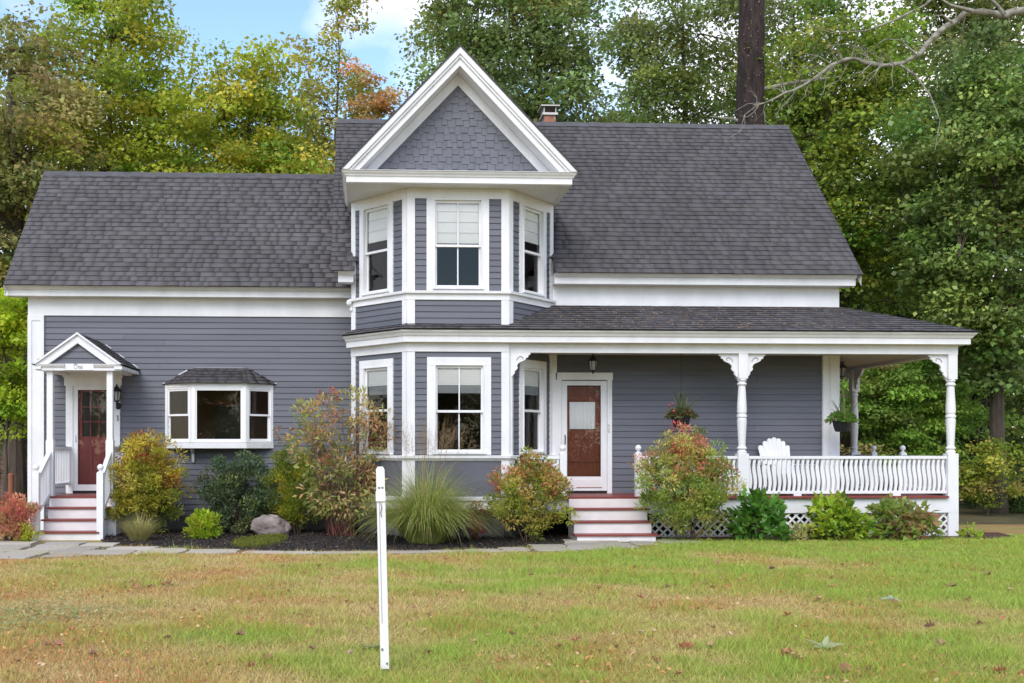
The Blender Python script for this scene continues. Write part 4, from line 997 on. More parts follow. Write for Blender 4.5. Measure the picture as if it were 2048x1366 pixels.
# ---------------------------------------------------------------- chimney
chx, chy = XY(1097, 24.0), 24.0
ch = part(MB().box((chx-.125, chy-.2, 7.4), (chx+.125, chy+.2, Zat(1097, 236, chy))).build('chimney', MORTAR)); ch['label'] = 'small brick chimney with a metal cap behind the ridge'
zc0 = Zat(1097, 250, chy)-.25; k = 0
while zc0 < Zat(1097, 236, chy)-.05:
    for j in range(3):
        a = chx-.13+j*.09-(.045 if k % 2 else 0); b = a+.083; a = max(a, chx-.13); b = min(b, chx+.13)
        if b-a > .02: MB().box((a, chy-.207, zc0), (b, chy-.1, zc0+.055)).build('brick', BRICK, ch)
    zc0 += .066; k += 1
zc1 = Zat(1097, 236, chy)
MB().box((chx-.17, chy-.25, zc1), (chx+.17, chy+.25, zc1+.05)).box((chx-.14, chy-.2, zc1+.05), (chx-.12, chy+.2, zc1+.19)).box((chx+.12, chy-.2, zc1+.05), (chx+.14, chy+.2, zc1+.19)).box((chx-.21, chy-.27, zc1+.19), (chx+.21, chy+.27, zc1+.215)).build('chimney_cap', STEEL, ch)
mb = MB()
for j in range(8): mb.box((chx-.115+j*.03, chy-.2, zc1+.051), (chx-.105+j*.03, chy-.195, zc1+.189))
mb.build('cap_screen', BARKDARK, ch)
# small fixtures on the corner of the house
part(MB().lathe((BL[0]-.06, Yw-.08, Zat(705, 613, Yw)), [(.03, 0), (.05, .03), (.055, .08), (.03, .11)], 10).box((BL[0]-.05, Yw-.07, Zat(705, 622, Yw)), (BL[0]+.0, Yw-.02, Zat(705, 612, Yw))).build('floodlight', WHITE))
tag(house, 'grey clapboard house with white trim, gabled bay and wraparound porch', 'house')

# ================================================================ lanterns, baskets, chair
def lantern(name, loc, label, hang=None, s=1.0, wall=False):
    e = empty(name, loc); tag(e, label, 'lantern')
    fr = MB()
    for k in range(6):
        t = k*math.pi/3; fr.tube([(.055*s*math.cos(t), .055*s*math.sin(t), -.09*s), (.08*s*math.cos(t), .08*s*math.sin(t), .07*s)], .007*s, 4)
    fr.build('frame', BLACK, e)
    MB().lathe((0, 0, 0), [(.10*s, .07*s), (.085*s, .095*s), (.05*s, .13*s), (.045*s, .15*s), (.012*s, .175*s), (.018*s, .19*s), (.004*s, .21*s)], 12).build('roof', BLACK, e)
    MB().lathe((0, 0, 0), [(.05*s, -.092*s), (.074*s, .068*s)], 6).build('glass', LAMPGLASS, e)
    MB().lathe((0, 0, 0), [(.008*s, -.16*s), (.02*s, -.14*s), (.012*s, -.125*s), (.045*s, -.11*s), (.062*s, -.092*s)], 12).build('base', BLACK, e)
    if hang: MB().tube([(0, 0, .2*s), (0, 0, hang)], .006, 5).lathe((0, 0, hang-.02), [(.05, 0), (.055, .02)], 10).build('hanging_rod', BLACK, e)
    if wall: MB().tube([(0, 0, -.13*s), (0, .03, -.2*s), (0, .09, -.21*s), (0, .13, -.16*s)], .012, 6).lathe((0, .13, -.2*s), [(.02, -.05), (.045, -.02), (.045, .05), (.02, .08)], 10).build('wall_arm', BLACK, e)
    return e
zc_ = zbb+.06
def hang_at(px, py, Y): p = P(px, py, Y); return p
p = hang_at(1186, 730, 19.45); lantern('hanging_lantern', p, 'black hanging lantern in front of the porch door', hang=zc_-p.z)
p = hang_at(1684, 743, 21.3); lantern('hanging_lantern', p, 'black hanging lantern on the side porch beyond the corner pilaster', hang=zc_-p.z)
p = P(233.5, 791, Yl-.18); lantern('wall_lantern', p, 'black wall lantern right of the side door', wall=True, s=1.05)

def blades_mesh(name, base, dirs, L, width, col, m, parent, droop=.6, seg=4):
    """arching ribbon blades: base (N,3), dirs (N,3) initial direction"""
    n = len(base); rows = []; d = nrmz(dirs); side = nrmz(np.cross(d, np.array([0, 0, 1.0])+1e-4)); p = base.copy(); 
    for i in range(seg+1):
        t = i/seg; w = (width*(1-t**1.6)*.5+.0004)[:, None]
        rows.append(p-side*w); rows.append(p+side*w)
        d = nrmz(d+np.array([0, 0, -1.0])*(droop/seg*(1+t))[:, None] if hasattr(droop, '__len__') else d+np.array([0, 0, -1.0])*(droop/seg*(.5+t)))
        p = p+d*(L/seg)[:, None]
    v = np.stack(rows, 1).reshape(-1, 3); k = 2*(seg+1); i0 = np.arange(n)[:, None]*k
    f = np.concatenate([i0+np.array([[2*j, 2*j+1, 2*j+3, 2*j+2]]) for j in range(seg)], 0)
    return arr_mesh(name, v, f, m, parent, cols=np.repeat(col, k, 0))

def basket(px, py, Y, label, flowers, leafpal, spike, seed):
    r = np.random.default_rng(seed); p = P(px, py, Y)   # centre of the pot's rim
    e = empty('hanging_basket', p); tag(e, label, 'hanging basket')
    MB().lathe((0, 0, 0), [(.09, -.20), (.12, -.19), (.15, -.1), (.165, -.02), (.175, -.02), (.175, .01), (.16, .01), (.15, -.02), (.02, -.03)], 18).build('pot', POTBLACK, e)
    ht = zc_-p.z
    MB().tube([(.15, 0, 0), (0, 0, .42)], .004, 4).tube([(-.15, 0, 0), (0, 0, .42)], .004, 4).tube([(0, .15, 0), (0, 0, .42)], .004, 4).tube([(0, 0, .41), (0, 0, ht)], .005, 4).build('hanger', BLACK, e)
    n = 420; a = r.uniform(0, 2*np.pi, n); rad = np.sqrt(r.uniform(0, 1, n))*.26
    pos = np.stack([rad*np.cos(a), rad*np.sin(a), .02+.16*(1-(rad/.27)**2)*r.uniform(.2, 1, n)-.03*(rad > .2)], 1)
    ax = np.stack([np.cos(a), np.sin(a), r.normal(0.1, .5, n)], 1)+r.normal(0, .4, (n, 3)); nr = np.array([0, 0, 1.0])+r.normal(0, .5, (n, 3))
    leaf_mesh('foliage', pos, ax, nr, r.uniform(.045, .085, n), r.uniform(.035, .06, n), pick_cols(n, leafpal, r=r)*1.8, LEAF, e, hexa=True)
    nb_ = 40; dirs = np.stack([r.normal(spike, .35, nb_), r.normal(0, .35, nb_), np.ones(nb_)], 1)
    blades_mesh('spike_leaves', np.tile(np.array([[.02, 0, .02]]), (nb_, 1))+r.normal(0, .02, (nb_, 3))*np.array([1, 1, 0]), dirs, r.uniform(.35, .65, nb_), np.full(nb_, .017), pick_cols(nb_, [((.20, .26, .10), 1)], r=r), LEAF, e, droop=.7)
    mb = MB()
    for k in range(flowers):
        a = r.uniform(2.2, 4.2); q = Vector((.27*math.cos(a)*r.uniform(.6, 1.1), .2*math.sin(a)-.05, r.uniform(.08, .26))); mb.lathe(q, [(.004, -.02), (.03, 0), (.022, .014), (.003, .006)], 6)
    if flowers: mb.build('flowers', FLOWER, e)
    return e
basket(1362, 834, 19.25, 'black hanging basket of trailing plants with a few red flowers', 4, [((.10, .10, .045), 2), ((.16, .10, .05), 1), ((.08, .13, .03), 1)], .25, 3)
basket(1684, 842, 19.3, 'black hanging basket of lush green leaves beside the corner pilaster', 0, [((.09, .17, .03), 3), ((.13, .20, .04), 1), ((.25, .12, .06), .25)], -.12, 4)

def chair(px, Y, rz, label):
    e = empty('adirondack_chair', (XY(px, Y), Y, zfl_+.003)); e.rotation_euler = (0, 0, rz); tag(e, label, 'chair')
    # faces -Y (the lawn)
    n = 7; top = [.60, .68, .73, .75, .73, .68, .60]
    for i in range(n):
        f = (i-3)/3; x0 = f*.20; x1 = f*.255; w = .047; z0, z1 = .30, .30+top[i]; y0, y1 = .22, .44
        arc = [(-1, 0), (-.8, .035), (0, .05), (.8, .035), (1, 0)]
        pts = [(x0-w*.9, y0, z0), (x0+w*.9, y0, z0)]+[(x1+w*a, y1, z1-.04+b) for a, b in arc[::-1]]
        poly_prism('back_slat', pts, (0, .02, 0), WHITE, e)
    for i in range(6):
        y = -.30+i*.09; z = .36-.018*i*.9; MB().box((-.25, y, z), (.25, y+.08, z+.02)).build('seat_slat', WHITE, e)
    for s in (-1, 1):
        MB().box((s*.36-.07, -.42, .54), (s*.36+.07, .34, .562)).build('arm', WHITE, e)
        MB().box((s*.30-.04, -.36, 0), (s*.30-.018, -.25, .539)).build('leg', WHITE, e)
        MB().hexa([(s*.27-.012, -.33, .25), (s*.27+.012, -.33, .25), (s*.27+.012, .55, 0), (s*.27-.012, .55, 0), (s*.27-.012, -.33, .355), (s*.27+.012, -.33, .355), (s*.27+.012, .55, .09), (s*.27-.012, .55, .09)]).build('leg', WHITE, e)
    MB().box((-.31, .40, .56), (.31, .425, .62)).build('back_brace', WHITE, e)
chair(1566, 19.42, 0, 'white slatted lounge chair on the porch behind the railing')

# ================================================================ sign post on the lawn
g0 = ground_at(770, 1345); sp = empty('sign_post', (g0.x, g0.y, 0)); sp.rotation_euler = (0, R(-1.35), 0); tag(sp, 'bare white vinyl sign post standing alone on the lawn', 'post')
hh = 1.43; a = .030
MB().box((-a, -a, .03), (a, a, hh-.0)).lathe((0, 0, 0), [(0.001, hh), (0.001, hh)], 4).build('post', VINYL, sp)
MB().add([(-a, -a, hh), (a, -a, hh), (a, a, hh), (-a, a, hh), (-.018, -.018, hh+.022), (.018, -.018, hh+.022), (.018, .018, hh+.022), (-.018, .018, hh+.022)], BOXF).build('cap', VINYL, sp)
MB().box((-a-.006, -a-.012, hh-.22), (a+.002, a+.004, hh-.155)).add([(-a-.006, -a-.012, hh-.155), (a+.002, -a-.012, hh-.155), (a+.002, a+.004, hh-.155), (-a-.006, a+.004, hh-.155), (-.02, -a-.006, hh-.135), (.02, -a-.006, hh-.135), (.02, a, hh-.135), (-.02, a, hh-.135)], BOXF).build('collar', VINYL, sp)
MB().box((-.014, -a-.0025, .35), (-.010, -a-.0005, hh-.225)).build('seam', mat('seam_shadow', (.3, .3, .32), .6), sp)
for q in ((-.012, -a-.003, hh-.125), (.012, -a-.003, hh-.125), (-a-.01, 0, hh-.13), (a+.01, 0, hh-.165), (.016, -a-.003, .07), (-.016, -a-.003, .17)):
    MB().lathe(q, [(.002, -.008), (.008, -.006), (.008, .006), (.002, .008)], 8).build('bolt', BOLT, sp)
MB().tube([(-.002, -a-.006, hh-.23), (.004, -a-.010, hh-.26), (-.004, -a-.008, hh-.30), (.002, -a-.006, hh-.33)], .0035, 5).build('hook', BOLT, sp)
MB().box((-.026, -.026, -.05), (.026, .026, .034)).build('stake', DARK, sp)

# ================================================================ planting bed, path
def flat_poly(name, pxs, z, m, label, cat=None, sub=None):
    pts = [ground_at(*q) for q in pxs]
    return tag(mk(name, [(p.x, p.y, z) for p in pts], [tuple(range(len(pts)))], m), label, cat, kind='structure')
MUL = mat('dark_mulch', (.028, .022, .020), .95, var=.5, vscale=22, bump=1.0, bscale=60)
MUL2 = mat('leafy_mulch', (.05, .028, .02), .95, vscale=12, col2=(.12, .05, .03), bump=1.0, bscale=50)
bed_edge = [(205, 1087), (260, 1094), (420, 1100), (560, 1104), (760, 1103), (900, 1102), (1000, 1098), (1080, 1093), (1135, 1086)]
pts = [ground_at(*q) for q in bed_edge]
bedpts = [(p.x, p.y) for p in pts]+[(sx0, 18.3), (sx0, 19.5), (BL[0], 20.8), (XY(230, 20.8), 20.85), (XY(205, 19.5), 19.3)]
tag(mk('mulch_bed', [(x, y, .012) for x, y in bedpts], [tuple(range(len(bedpts)))], MUL), 'dark mulch bed along the front of the house', 'bed', kind='structure')
bedr = [(sx1+.02, 18.0)]+[(p.x, p.y) for p in [ground_at(*q) for q in ((1330, 1079), (1500, 1081), (1700, 1080), (1900, 1079), (1990, 1078), (2030, 1074))]]+[(PBX+1.2, 19.6), (PBX+.2, 19.8), (sx1+.02, 19.4)]
tag(mk('mulch_bed', [(x, y, .010) for x, y in bedr], [tuple(range(len(bedr)))], MUL2), 'leaf strewn mulch bed in front of the porch lattice', 'bed', kind='structure')
def in_poly(x, y, poly):
    x = np.asarray(x); y = np.asarray(y); c = np.zeros(x.shape, bool); j = len(poly)-1
    for i in range(len(poly)):
        xi, yi = poly[i]; xj, yj = poly[j]
        c ^= ((yi > y) != (yj > y)) & (x < (xj-xi)*(y-yi)/(yj-yi+1e-12)+xi); j = i
    return c
# mulch chips
n = 26000; bx = np.array(bedpts); X = rng.uniform(bx[:, 0].min(), bx[:, 0].max(), n); Yv = rng.uniform(bx[:, 1].min(), bx[:, 1].max(), n); k = in_poly(X, Yv, bedpts); X, Yv = X[k], Yv[k]; n = len(X)
pos = np.stack([X, Yv, rng.uniform(.012, .035, n)], 1); ax = rng.normal(size=(n, 3))*np.array([1, 1, .4]); nr = np.array([0, 0, 1.0])+rng.normal(0, .5, (n, 3))
mc = pick_cols(n, [((.022, .018, .017), 10), ((.045, .034, .03), 4), ((.26, .18, .12), .8), ((.12, .06, .04), 1)], jit=.3)
tag(leaf_mesh('mulch_chips', pos, ax, nr, rng.uniform(.02, .06, n), rng.uniform(.008, .02, n), mc, MULCHM, fold=.05), 'loose dark bark chips covering the bed', 'mulch', kind='stuff')
# flagstone path
path_far = [(-420, 1081), (-60, 1084), (60, 1085), (205, 1088.5), (260, 1095.5), (420, 1101.5), (560, 1105.5), (760, 1104.5), (900, 1103.5), (1000, 1099.5), (1080, 1094.5), (1128, 1087), (1133, 1081.5), (1310, 1081.5)]
path_near = [(1312, 1088), (1270, 1097), (1140, 1104), (1000, 1105), (900, 1107.5), (760, 1108.5), (560, 1109.5), (420, 1108), (260, 1110), (140, 1115), (40, 1119), (-60, 1122), (-420, 1118)]
pathpts = [(p.x, p.y) for p in [ground_at(*q) for q in path_far+path_near]]
path = tag(mk('path', [(x, y, .006) for x, y in pathpts], [tuple(range(len(pathpts)))], mat('path_soil', (.13, .105, .07), .95, var=.4, vscale=12, bump=.6)), 'flagstone walkway running from the side stoop to the porch steps', 'path', kind='structure')
# stones: jittered cells clipped to the path
fr_ = random.Random(11)
pf = [ground_at(*q) for q in path_far]; pn = [ground_at(*q) for q in path_near][::-1]
def lerp_line(L, x):
    for a, b in zip(L, L[1:]):
        if a.x <= x <= b.x: t = (x-a.x)/(b.x-a.x+1e-9); return a.y+(b.y-a.y)*t
    return L[0].y if x < L[0].x else L[-1].y
x = pf[0].x; nst_ = 0
while x < pf[-1].x-.1:
    w = fr_.uniform(.45, .8); xm = x+w/2
    yf_, yn_ = lerp_line(pf, xm), lerp_line(pn, xm); dep = yf_-yn_
    rows = max(1, round(dep/.62))
    for r_ in range(rows):
        ya = yn_+dep*r_/rows; ybk = yn_+dep*(r_+1)/rows
        if ybk-ya < .12: continue
        g = .022; off = fr_.uniform(-.12, .12)
        c = [(x+g+off, ya+g), (x+w*.5, ya+g-.02), (x+w-g+off, ya+g+fr_.uniform(-.03, .05)), (x+w-g+off+fr_.uniform(-.06, .06), (ya+ybk)/2), (x+w-g+off, ybk-g), (x+w*.45, ybk-g+fr_.uniform(-.02, .03)), (x+g+off, ybk-g), (x+g+off+fr_.uniform(-.06, .06), (ya+ybk)/2)]
        c = [(a+fr_.uniform(-.03, .03), b+fr_.uniform(-.025, .025)) for a, b in c]
        zt = .022+fr_.uniform(0, .012); nn = len(c); cx = sum(a for a, _ in c)/nn; cy = sum(b for _, b in c)/nn
        v = [(a, b, .004) for a, b in c]+[(a, b, zt-.006) for a, b in c]+[(cx+(a-cx)*.95, cy+(b-cy)*.95, zt) for a, b in c]
        f = [tuple(range(2*nn, 3*nn))]
        base = fr_.uniform(.30, .46); col = (base*1.06, base*.96, base*fr_.uniform(.76, .86))
        me = bpy.data.meshes.new('flagstone'); me.from_pydata(v, [], f+[(i, (i+1) % nn, nn+(i+1) % nn, nn+i) for i in range(nn)]+[(nn+i, nn+(i+1) % nn, 2*nn+(i+1) % nn, 2*nn+i) for i in range(nn)])
        at_ = me.color_attributes.new('Col', 'FLOAT_COLOR', 'POINT')
        for d in at_.data: d.color = (*col, 1)
        me.materials.append(STONEM); link(bpy.data.objects.new('flagstone', me), path); nst_ += 1
    x += w
# garden hose by the foundation
tag(MB().tube([P(930, 1062, 18.6)*1.0, P(985, 1066, 18.5), P(1010, 1063, 18.55), P(1030, 1056, 18.6)], .012, 6).build('garden_hose', HOSE), 'teal garden hose looping at the foot of the bay', 'hose')
o = bpy.data.objects['garden_hose']
for v in o.data.vertices: v.co.z = max(.03, min(v.co.z, .06))

# boulder
bp = ground_at(541, 1074)
me = bpy.data.meshes.new('boulder'); import bmesh
bm = bmesh.new(); bmesh.ops.create_icosphere(bm, subdivisions=4, radius=1)
for v in bm.verts:
    c = v.co.copy(); n_ = mnoise.noise(c*1.1+Vector((3, 1, 2)))*.38+abs(mnoise.noise(c*2.3))*-.22+mnoise.noise(c*5)*.09+mnoise.noise(c*12)*.03
    c = c*(1+n_); c.x += .15*c.z; v.co = Vector((c.x*.34, c.y*.27, max(c.z*.27+.13, -.02) if c.z > -2 else 0))
bm.to_mesh(me); bm.free(); me.materials.append(ROCK)
for q in me.polygons: q.use_smooth = True
bo = link(bpy.data.objects.new('boulder', me)); bo.location = (bp.x, bp.y+.2, 0.0); tag(bo, 'rounded grey brown boulder sitting in the mulch bed', 'boulder')

# ================================================================ shrubs and plants
def stems_mb(mb, base, tips, r0, rr, spread=.12, n=5, bend=.25):
    for t in tips:
        b = Vector((base[0]+rr.uniform(-spread, spread), base[1]+rr.uniform(-spread, spread)*.7, 0)); t = Vector(t)
        m1 = b.lerp(t, .4)+Vector((0, 0, (t.z)*bend*.35)); m2 = b.lerp(t, .75)+Vector((rr.uniform(-.04, .04), rr.uniform(-.04, .04), t.z*bend*.3))
        mb.tube([b, m1, m2, t], [r0, r0*.75, r0*.5, r0*.25], n, cap=False)
def shrub(name, label, cat, px, Y, w, h, n_cl, n_lf, leaf, pal, seed, dep=None, stem=STEM, stem_r=.012, shape='dome', clr=.16, m=LEAF, hexa=True, zmin=.08, top_pal=None, up=.5, stemn=12, x_off=0, droop=0.0, gaps=.0, group=None, rosette=False, squash=.8, spread=None):
    r = np.random.default_rng(seed); rr = random.Random(seed); bx_, by_ = XY(px, Y), Y; dep = dep or w*.8
    e = empty(name, (bx_, by_, 0)); tag(e, label, cat, group)
    cs = []
    while len(cs) < n_cl:
        u = r.uniform(-1, 1, 3); 
        if shape == 'dome':
            u[2] = abs(u[2]); d = np.linalg.norm(u)
            if d > 1 or d < .35: continue
            c = np.array([u[0]*w/2, u[1]*dep/2, zmin+u[2]*(h-zmin-clr*.5)])
            if c[2] < h*.3: c[:2] *= .8+.4*c[2]/h
        elif shape == 'cone':
            t = r.uniform(0, 1)**.8; q = (1-t)**.7*.95+.08; a = r.uniform(0, 2*np.pi); d = math.sqrt(r.uniform(.2, 1))*q
            c = np.array([math.cos(a)*d*w/2, math.sin(a)*d*dep/2, zmin+t*(h-zmin-clr*.4)])
        elif shape == 'egg':
            u = nrmz(r.normal(size=(1, 3)))[0]*r.uniform(.45, 1)
            lump = 1+.28*mnoise.noise(Vector((u[0]*2.2+seed, u[1]*2.2, u[2]*2.2)))
            zz_ = (u[2]*lump+1)/2; q = (1-.38*max(0, zz_-.45)/.55)*(.86+.14*min(1, zz_/.3))
            c = np.array([u[0]*w/2*q*lump, u[1]*dep/2*q*lump, zmin+zz_*(h-zmin-clr*.4)])
        elif shape == 'fan':
            t = r.uniform(.12, 1); sp_ = .25+.75*t**.8; a = r.uniform(0, 2*np.pi); d = math.sqrt(r.uniform(0, 1))
            c = np.array([math.cos(a)*d*sp_*w/2, math.sin(a)*d*sp_*dep/2, zmin+t*(h-zmin)*(1-.3*d*d)])
        cs.append(c)
    cs = np.array(cs); cs[:, 0] += x_off*cs[:, 2]/h
    n = n_cl*n_lf; ci = np.repeat(np.arange(n_cl), n_lf); sz = r.uniform(.65, 1.3, n_cl)[ci][:, None]*clr
    off = r.normal(size=(n, 3)); off = nrmz(off)*(r.uniform(.25, 1, (n, 1))**.6)
    pos = cs[ci]+off*sz*np.array([1, 1, squash]); pos[:, 2] = np.maximum(pos[:, 2], .03)
    axc = nrmz(cs-np.array([0, 0, h*.3]))[ci]
    ax = axc*.5+off*.9+r.normal(0, .45, (n, 3))+np.array([0, 0, up-droop]); nr = np.array([0, 0, .8])+off*.5+r.normal(0, .5, (n, 3))
    if rosette: ax = off*1.2+np.array([0, 0, .35])+r.normal(0, .25, (n, 3))
    cl_col = pick_cols(n_cl, pal, jit=.16, r=r)*2.0
    if top_pal is not None:
        tc_ = pick_cols(n_cl, top_pal, jit=.16, r=r)*1.8; k = r.uniform(0, 1, n_cl) < np.clip((cs[:, 2]/h-.35)*1.4, 0, .85); cl_col[k] = tc_[k]
    col = np.clip(cl_col[ci]*(1+r.normal(0, .14, (n, 1)))*(1+r.normal(0, .06, (n, 3))), .004, .9)
    L = r.uniform(.7, 1.25, n)*leaf[0]; Wd = L*leaf[1]*r.uniform(.85, 1.15, n)
    leaf_mesh('foliage', pos, ax, nr, L, Wd, col, m, e, hexa=hexa, curl=.1)
    mb = MB(); idx = r.permutation(n_cl)[:stemn]
    stems_mb(mb, (0, 0), [cs[i] for i in idx], stem_r, rr, spread=spread or min(.14, w*.1)); mb.build('stems', stem, e)
    return e
shrub('andromeda_shrub', 'tall yellow green shrub with orange tips beside the stoop stairs', 'shrub', 293, 19.75, 1.5, 1.98, 190, 95, (.07, .30), [((.15, .17, .025), 3), ((.28, .25, .035), 3), ((.36, .31, .05), 1.5)], 21, shape='egg', clr=.15, top_pal=[((.34, .21, .05), 2), ((.36, .31, .06), 2.5), ((.26, .10, .04), .6)], rosette=True, dep=1.2)
shrub('holly_shrub', 'dark blue green shrub under the projecting window', 'shrub', 478, 20.05, 1.75, 1.62, 150, 125, (.048, .5), [((.05, .075, .035), 3), ((.065, .09, .04), 2), ((.10, .12, .04), .8)], 22, clr=.17, m=LEAFG, dep=1.1)
shrub('golden_cypress', 'feathery golden green evergreen behind the boulder', 'shrub', 588, 20.0, 1.15, 1.72, 130, 130, (.055, .22), [((.14, .17, .02), 3), ((.30, .28, .03), 3), ((.08, .13, .02), 2)], 23, shape='egg', clr=.15, up=.8, dep=.8)
shrub('viburnum_shrub', 'tall open shrub with dark red stems and bronze tinted leaves', 'shrub', 682, 19.35, 2.45, 2.75, 140, 28, (.105, .36), [((.22, .22, .07), 3), ((.28, .17, .09), 2), ((.32, .24, .11), 2), ((.17, .20, .06), 2)], 24, shape='fan', clr=.2, stem=STEMRED, stem_r=.010, stemn=50, droop=.55, dep=1.0, top_pal=[((.32, .19, .10), 2), ((.28, .24, .09), 2), ((.30, .13, .08), .3)], zmin=.25, spread=.26)
shrub('azalea_shrub', 'round azalea with reddening leaves left of the porch steps', 'shrub', 1062, 18.05, 1.5, 1.58, 165, 80, (.055, .38), [((.15, .18, .035), 3), ((.23, .24, .04), 2), ((.30, .23, .06), 1)], 25, shape='egg', clr=.13, rosette=True, top_pal=[((.40, .20, .09), 3), ((.36, .12, .08), .9), ((.30, .26, .07), 2)], dep=1.15)
shrub('azalea_shrub', 'large azalea with red tipped leaves right of the porch steps', 'shrub', 1372, 18.02, 1.8, 2.05, 240, 82, (.058, .38), [((.14, .19, .04), 3), ((.20, .25, .05), 2), ((.31, .28, .08), 1)], 26, shape='egg', clr=.14, rosette=True, top_pal=[((.42, .20, .12), 2.2), ((.42, .10, .08), .9), ((.30, .29, .09), 2.2)], dep=1.3)
shrub('hydrangea_bush', 'deep green broad leaved bush in front of the lattice', 'shrub', 1520, 18.2, .95, .82, 34, 24, (.135, .6), [((.06, .14, .02), 3), ((.08, .18, .03), 2)], 27, clr=.16, droop=.3, dep=.8)
shrub('pale_seedling', 'small pale yellow plant between the broad leaved bushes', 'plant', 1600, 18.1, .42, .36, 12, 22, (.07, .45), [((.28, .28, .11), 2), ((.22, .20, .06), 1)], 28, clr=.1, zmin=.04)
shrub('hydrangea_bush', 'lime green broad leaved bush in front of the lattice', 'shrub', 1677, 18.2, 1.08, .78, 38, 24, (.14, .58), [((.15, .22, .02), 3), ((.22, .27, .03), 2), ((.10, .17, .02), 1)], 29, clr=.17, droop=.35, dep=.8)
shrub('hydrangea_bush', 'broad leaved bush turning reddish brown near the corner pier', 'shrub', 1810, 18.2, 1.12, .80, 40, 24, (.135, .56), [((.14, .19, .04), 3), ((.21, .13, .07), 1.4), ((.18, .20, .05), 1)], 30, clr=.17, droop=.35, dep=.8, top_pal=[((.17, .22, .05), 2), ((.20, .16, .06), 1)])
shrub('leafy_sprout', 'little lime green sprout right of the corner pier', 'plant', 1944, 18.3, .33, .24, 9, 12, (.08, .5), [((.20, .27, .03), 1)], 31, clr=.08, zmin=.03)
shrub('spirea_shrub', 'small mounded lime yellow shrub in the mulch', 'shrub', 406, 18.95, .62, .50, 46, 60, (.065, .3), [((.20, .26, .02), 3), ((.28, .31, .03), 2)], 32, clr=.085, up=.7, zmin=.05)
shrub('barberry_shrub', 'salmon red low shrub at the foot of the stoop stairs', 'shrub', 18, 18.6, 1.15, .85, 75, 80, (.05, .42), [((.33, .14, .09), 3), ((.28, .10, .07), 2), ((.30, .20, .09), 1)], 33, clr=.13, dep=.9)
shrub('yellow_green_sprig', 'small yellow green sprig beside the salmon shrub', 'plant', 55, 18.35, .32, .34, 12, 26, (.06, .4), [((.24, .26, .03), 1)], 34, clr=.09, zmin=.04)
shrub('nandina_shrub', 'small crimson shrub against the foundation', 'shrub', 952, 18.35, .42, .62, 20, 26, (.055, .35), [((.24, .04, .05), 3), ((.16, .05, .04), 1)], 35, clr=.1, shape='fan', stem=STEMRED, stem_r=.006)
# ornamental grasses
def grass_clump(name, label, px, Y, h, n, spread, pal, seed, plumes=0, width=.008, droop=1.1):
    r = np.random.default_rng(seed); e = empty(name, (XY(px, Y), Y, 0)); tag(e, label, 'grass')
    a = r.uniform(0, 2*np.pi, n); q = np.sqrt(r.uniform(0, 1, n)); base = np.stack([np.cos(a)*q*spread*.28, np.sin(a)*q*spread*.28, np.zeros(n)], 1)
    dirs = np.stack([np.cos(a)*q*.55+r.normal(0, .12, n), np.sin(a)*q*.55+r.normal(0, .12, n), np.ones(n)], 1)
    L = h*r.uniform(.75, 1.35, n)
    blades_mesh('blades', base, dirs, L, np.full(n, width), pick_cols(n, pal, r=r), GRASSM, e, droop=droop, seg=6)
    if plumes:
        m = plumes; a = r.uniform(0, 2*np.pi, m); q = np.sqrt(r.uniform(0, 1, m)); base = np.stack([np.cos(a)*q*spread*.2, np.sin(a)*q*spread*.2, np.zeros(m)], 1)
        dirs = np.stack([np.cos(a)*q*.35, np.sin(a)*q*.3, np.ones(m)], 1); LL = h*r.uniform(1.45, 1.78, m)
        blades_mesh('plume_stalks', base, dirs, LL, np.full(m, .004), pick_cols(m, [((.30, .22, .11), 1)], r=r), GRASSM, e, droop=.18, seg=5)
        d = nrmz(dirs); tip = base+d*LL[:, None]*.93; tip[:, 2] -= .05*LL
        k = 46; idx = np.repeat(np.arange(m), k); t = r.uniform(0, 1, m*k)
        pos = tip[idx]+d[idx]*(t[:, None]-.9)*.34+r.normal(0, .011, (m*k, 3))*np.array([1,1,.5]); ax = d[idx]*1.2+r.normal(0, .35, (m*k, 3))
        leaf_mesh('plumes', pos, ax, r.normal(size=(m*k, 3)), r.uniform(.03, .06, m*k), np.full(m*k, .0028), pick_cols(m*k, [((.34, .22, .12), 2), ((.26, .16, .09), 1)], r=r), GRASSM, e)
    return e
grass_clump('ornamental_grass', 'big arching ornamental grass with tan plumes in front of the bay', 852, 17.9, 1.32, 2800, 1.05, [((.30, .38, .08), 4), ((.42, .45, .12), 2), ((.56, .48, .22), 1.5)], 41, plumes=75, droop=2.1, width=.008)
grass_clump('fescue_tuft', 'small tan and green grass tuft beside the stairs', 278, 18.55, .42, 900, .5, [((.46, .40, .17), 2), ((.32, .36, .10), 2), ((.52, .42, .22), 1)], 42, width=.004, droop=1.3)
